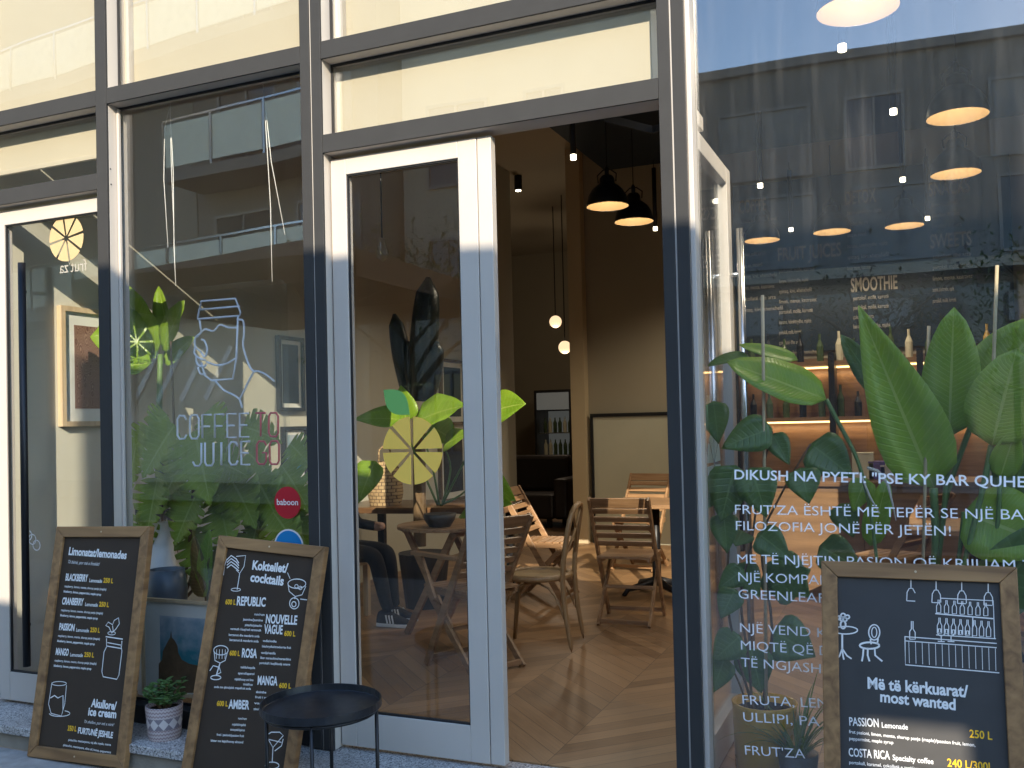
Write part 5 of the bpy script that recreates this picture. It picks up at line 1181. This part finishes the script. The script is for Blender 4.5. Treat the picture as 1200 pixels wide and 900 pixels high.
for s, yo in ((-1, .47), (1, .54)):
    x = s*.10
    m = MB()
    prof = [(-.10, .045, .10), (-.07, .05, .115), (.0, .05, .10), (.07, .052, .07), (.13, .045, .052), (.165, .028, .04)]
    vs = []; fs = []
    for (yy, hw, top) in prof:
        for k in range(8):
            a = math.pi*k/7; vs.append((x+hw*math.cos(a), yo+yy, .022+(top-.022)*math.sin(a)))
    for i in range(len(prof)-1):
        for k in range(7): fs.append((i*8+k, i*8+k+1, (i+1)*8+k+1, (i+1)*8+k))
    fs += [tuple(range(8)), tuple(range(40, 48))[::-1]]
    m.add(vs, fs); o = m.obj('shoe', 'shoe', t, local=True, smooth=True)
    MB().prism([(x+.05, yo-.10), (x+.054, yo+.06), (x+.045, yo+.14), (x, yo+.172), (x-.045, yo+.14), (x-.054, yo+.06), (x-.05, yo-.10), (x, yo-.112)], Matrix.Identity(4), 0, .026).obj('sole', 'sole', o, local=True, bevel=.004)
    m = MB()
    for k in range(3):
        for sd in (-1, 1):
            y = yo-.005+k*.024; m.bar((x+sd*.052, y, .028), (x+sd*.040, y-.02, .082), .010, .006, (0, 1, 0))
    m.obj('stripe', 'sole', o, local=True)
# the stool the guest sits on
t = thing('cane_stool', 'low pale wooden stool under the seated guest', 'stool', gp+Vector((0, 0, 0)))
MB().box(-.20, .20, -.2, .2, .385, .425).obj('seat', 'palewood', t, local=True, bevel=.01)
for sx in (-.17, .17):
    for sy in (-.17, .17): MB().box(sx-.02, sx+.02, sy-.02, sy+.02, 0, .384).obj('leg', 'palewood', t, local=True)

# ================================================================== ACROSS THE STREET (seen in the glass, shades the shop)
LB = -16.0
def flats(name, label, M, w_, h_, wallm, win, d=6.0, extra=None):
    t = thing(name, label, 'building', M.translation)
    def bx(mb, x0, x1, y0, y1, z0, z1): 
        o_ = len(mb.v); mb.box(x0, x1, y0, y1, z0, z1)
        for v in mb.v[o_:]: v.xyz = (M @ v)
    m = MB(); bx(m, 0, w_, -d, 0, 0, h_); m.obj('wall', wallm, t)
    m = MB(); bx(m, -.12, w_+.12, -.3, .14, h_-.16, h_+.02); m.obj('parapet', 'frost' if name == 'apartment_block' else wallm, t)
    for (x, z, ww, hh, kind) in win:
        m = MB(); bx(m, x-.06, x+ww+.06, .002, .05, z-.06, z); bx(m, x-.06, x+ww+.06, .002, .05, z+hh, z+hh+.06); bx(m, x-.06, x, .002, .05, z, z+hh); bx(m, x+ww, x+ww+.06, .002, .05, z, z+hh); bx(m, x+ww*.5-.02, x+ww*.5+.02, .014, .05, z, z+hh)
        o = m.obj('window', 'shutter', t)
        m = MB(); bx(m, x, x+ww, .004, .012, z, z+hh); m.obj('pane', 'winglass' if kind == 0 else 'shutter', o)
    if extra: extra(t, bx)
    return t
def rowwin(w_, z0s, sp, seed, ww=1.7, hh=1.35):
    rnd = random.Random(seed); out = []
    for z in z0s:
        x = .6
        while x < w_-ww-.3:
            out.append((x, z, ww*rnd.choice((.6, 1, 1)), hh, rnd.choice((0, 0, 1)))); x += sp*rnd.uniform(.85, 1.15)
    return out
# low block straight across
def ex_low(t, bx):
    m = MB(); bx(m, .02, 10.38, .001, .012, .3, 3.95); m.obj('shop_glazing', 'winglass', t)
    for k in range(6):
        m = MB(); bx(m, .02+k*2.07-.02, .02+k*2.07+.08, .013, .05, .0, 3.95); m.obj('shop_mullion', 'black', t)
    m = MB(); bx(m, -.2, 10.6, .001, .9, 4.15, 4.35); m.obj('ledge', 'build_cream', t)
    for k in range(4):
        m = MB(); bx(m, 1.0+k*2.4, 1.8+k*2.4, .05, .35, 3.2, 3.75); m.obj('air_conditioner', 'shutter', t)
Mlow = Matrix.Translation((-6.6, LB+.25, GZ)) @ Matrix.Rotation(R(-3.0), 4, 'Z')
flats('low_block', 'long low grey block of flats across the street with rows of shuttered windows', Mlow, 10.4, 8.72, 'build_grey', [(a_, b_, c_, d_, 1 if k_ % 3 else 0) for k_, (a_, b_, c_, d_, e_) in enumerate(rowwin(10.4, (4.6, 6.4), 2.5, 3))], extra=ex_low)
# unseen block added to shade the lower shop front; its pierced screen shapes sun patches
def screen(t, bx): pass
tb = thing('shade_block', 'unseen grey block added across the street to shade the shop front, its top screen pierced for sun patches', 'building', (12, LB, GZ))
XT0, XT1, HS, HT = 3.72, 24.0, 6.0, 2.13+16*.5
MB().box(XT0, XT1, LB-7, LB, GZ, HS).obj('wall', 'build_grey', tb)
holes = []
def hole(p, w_, h_, skew=0):                            # opening in the screen that lets the sun reach a point by the shop
    k = (LB-p[1])/TOSUN.y; q = Vector(p)+TOSUN*k; holes.append((q.x-w_/2, q.x+w_/2, q.z-h_/2, q.z+h_/2))
B2 = B                                                    # right board
pr = B2.M @ Vector((*PM(1086, 868, B2.M), 0)); hole(pr, .345, .20)
for (x, y, w_, h_) in ((38, 735, .09, .16), (60, 742, .12, .13), (70, 716, .05, .05), (28, 788, .06, .16), (47, 800, .07, .2), (22, 720, .1, .1), (58, 690, .06, .09)):
    p = PY(x, y, -.12); hole(p, w_, h_)
xs = sorted({XT0, XT1}|{h[0] for h in holes}|{h[1] for h in holes}); zs = sorted({HS, HT}|{h[2] for h in holes}|{h[3] for h in holes})
m = MB()
for i in range(len(xs)-1):
    for j in range(len(zs)-1):
        cx_, cz_ = (xs[i]+xs[i+1])/2, (zs[j]+zs[j+1])/2
        if any(h[0] < cx_ < h[1] and h[2] < cz_ < h[3] for h in holes): continue
        m.box(xs[i], xs[i+1], LB-.10, LB, zs[j], zs[j+1])
for v in m.v:
    if v.z > HT-.001: v.z = 8+2.15+max(-.3, min(.3, (-.8-(v.x-7.68))*.031))
m.obj('pierced_shade_screen', 'build_grey', tb)  # added screen: top edge sets the shadow line, openings cast the sun patches
# corner building on the left with glass balconies
def ex_apt(t, bx):
    for z, x0, x1 in ((4.35, .2, 13.8), (6.9, 9.2, 13.4), (9.6, 1.0, 13.4)):
        m = MB(); bx(m, x0, x1, .001, 1.1, z-.22, z); m.obj('balcony_slab', 'build_dark', t)
        n_ = max(2, round((x1-x0)/1.5)); w_ = (x1-x0)/n_
        for k in range(n_):
            m = MB(); bx(m, x0+.05+k*w_, x0+w_-.05+k*w_, 1.04, 1.06, z+.10, z+1.0); m.obj('balcony_glass', 'frost', t)
        m = MB(); bx(m, x0, x1, 1.03, 1.07, z+1.06, z+1.10)
        for k in range(n_+1): bx(m, x0-.02+k*w_, x0+.03+k*w_, 1.03, 1.07, z+.001, z+1.059)
        m.obj('balcony_rail', 'chrome', t)
    m = MB(); bx(m, -.01, 9.0, .001, .03, 5.6, 15.0); m.obj('plain_cladding', 'build_tan', t)
    m = MB(); bx(m, .3, 13.7, .001, .02, .4, 3.9); m.obj('ground_floor_panel', 'build_cream', t)
    for k in range(5):
        m = MB(); m.bar(Mapt @ Vector((6.2+k*.75, .05, 2.2)), Mapt @ Vector((7.0+k*.75, .05, 3.3)), .02, .12, (0, 1, 0)); m.obj('pale_stripe', 'vinyl', t)
Mapt = Matrix.Translation((-9.4, -12.0, GZ)) @ Matrix.Rotation(R(180-174), 4, 'Z') @ Matrix.Translation((-14, 0, 0))
flats('apartment_block', 'brown corner apartment building with frosted glass balconies', Mapt, 14.0, 15.0, 'build_dark', [(9.6, 5.0, 1.6, 1.1, 0), (12.0, 5.0, 1.5, 1.1, 0), (9.8, 7.1, 1.5, 1.9, 0), (12.0, 7.3, 1.3, 1.5, 1), (9.8, 9.9, 1.5, 1.9, 0), (12.0, 10.0, 1.3, 1.5, 0), (2.0, 2.0, 2.0, 1.6, 0), (9.8, 12.4, 1.5, 1.5, 0)], extra=ex_apt)
flats('corner_wing', 'lower cream wing with white parapet between the brown flats and the low grey block', Matrix.Translation((-9.2, -12.6, GZ)), 5.1, 10.6, 'build_cream', rowwin(5.1, (1.0, 3.6, 6.2), 2.2, 4, 1.2, 1.5), d=3)
flats('cream_block', 'cream rendered building at the far end of the street', Matrix.Translation((-34, -9.0, GZ)) @ Matrix.Rotation(R(50), 4, 'Z'), 12, 13, 'build_cream', rowwin(12, (1, 4, 7, 10), 2.8, 5))
# parasol on the terrace
t = thing('parasol', 'large square brown canvas parasol on the terrace', 'parasol', (-5.6, -4.3, GZ))
m = MB(); zc, ze, rp = 3.45, 2.95, 1.55
m.add([(-rp, -rp, ze), (rp, -rp, ze), (rp, rp, ze), (-rp, rp, ze), (0, 0, zc)], [(0, 1, 4), (1, 2, 4), (2, 3, 4), (3, 0, 4)])
for i, (a, b_) in enumerate((((-rp, -rp), (rp, -rp)), ((rp, -rp), (rp, rp)), ((rp, rp), (-rp, rp)), ((-rp, rp), (-rp, -rp)))):
    m.add([(*a, ze), (*b_, ze), (*b_, ze-.22), (*a, ze-.22)], [(0, 1, 2, 3)])
m.obj('canopy', 'canopy', t, local=True, solid=.006); MB().tube([(0, 0, 0), (0, 0, 3.44)], .03, 12).obj('pole', 'bark', t, local=True)
MB().lathe([(.3, 0), (.3, .08), (.05, .1)], (0, 0, 0), 20).obj('base', 'black', t, local=True)
for k in range(4):
    a = R(45+90*k); MB().tube([(0, 0, 2.6), (rp*.7*math.cos(a), rp*.7*math.sin(a), 3.1)], .012, 6).obj('strut', 'bark', t, local=True)
# street trees
def tree(label, loc, h_, rad, lm, seed, nl):
    rnd = random.Random(seed); t = thing('street_tree', label, 'tree', loc)
    m = MB(); tips = []
    m.tube([(0, 0, 0), (.03, .02, h_*.3), (-.02, .03, h_*.55), (0, 0, h_*.8)], [.09, .075, .055, .03], 8)
    for k in range(11):
        a = k*2.4; z = h_*rnd.uniform(.35, .7); e = Vector((math.cos(a)*rad*rnd.uniform(.5, .95), math.sin(a)*rad*rnd.uniform(.5, .95), z+h_*rnd.uniform(.08, .3))); m.tube([(0, 0, z), Vector((0, 0, z)).lerp(e, .5)+Vector((0, 0, .1)), e], [.035, .022, .01], 6); tips.append(e)
    m.obj('trunk', 'bark', t, local=True); m = MB()
    for k in range(nl):
        e = rnd.choice(tips); q = e+Vector((rnd.gauss(0, rad*.22), rnd.gauss(0, rad*.22), rnd.gauss(0, rad*.20))); d = Vector((rnd.gauss(0, 1), rnd.gauss(0, 1), rnd.gauss(0, .6)))
        random.seed(k); m.blade(q, d, .11, .045, .3, .1, n=2, shape=0)
    m.obj('crown', lm, t, local=True); return t
tree('small green street tree on the terrace side of the street', (-6.6, -8.2, GZ), 4.6, 1.6, 'treeleaf', 3, 2600)
tree('small plum leaved tree across from the street window', (-.6, -10.5, GZ), 3.9, 1.3, 'redtree', 5, 1500)
tree('small green tree right of the plum leaved one across the street', (1.7, -11, GZ), 4.2, 1.2, 'treeleaf', 9, 1500)
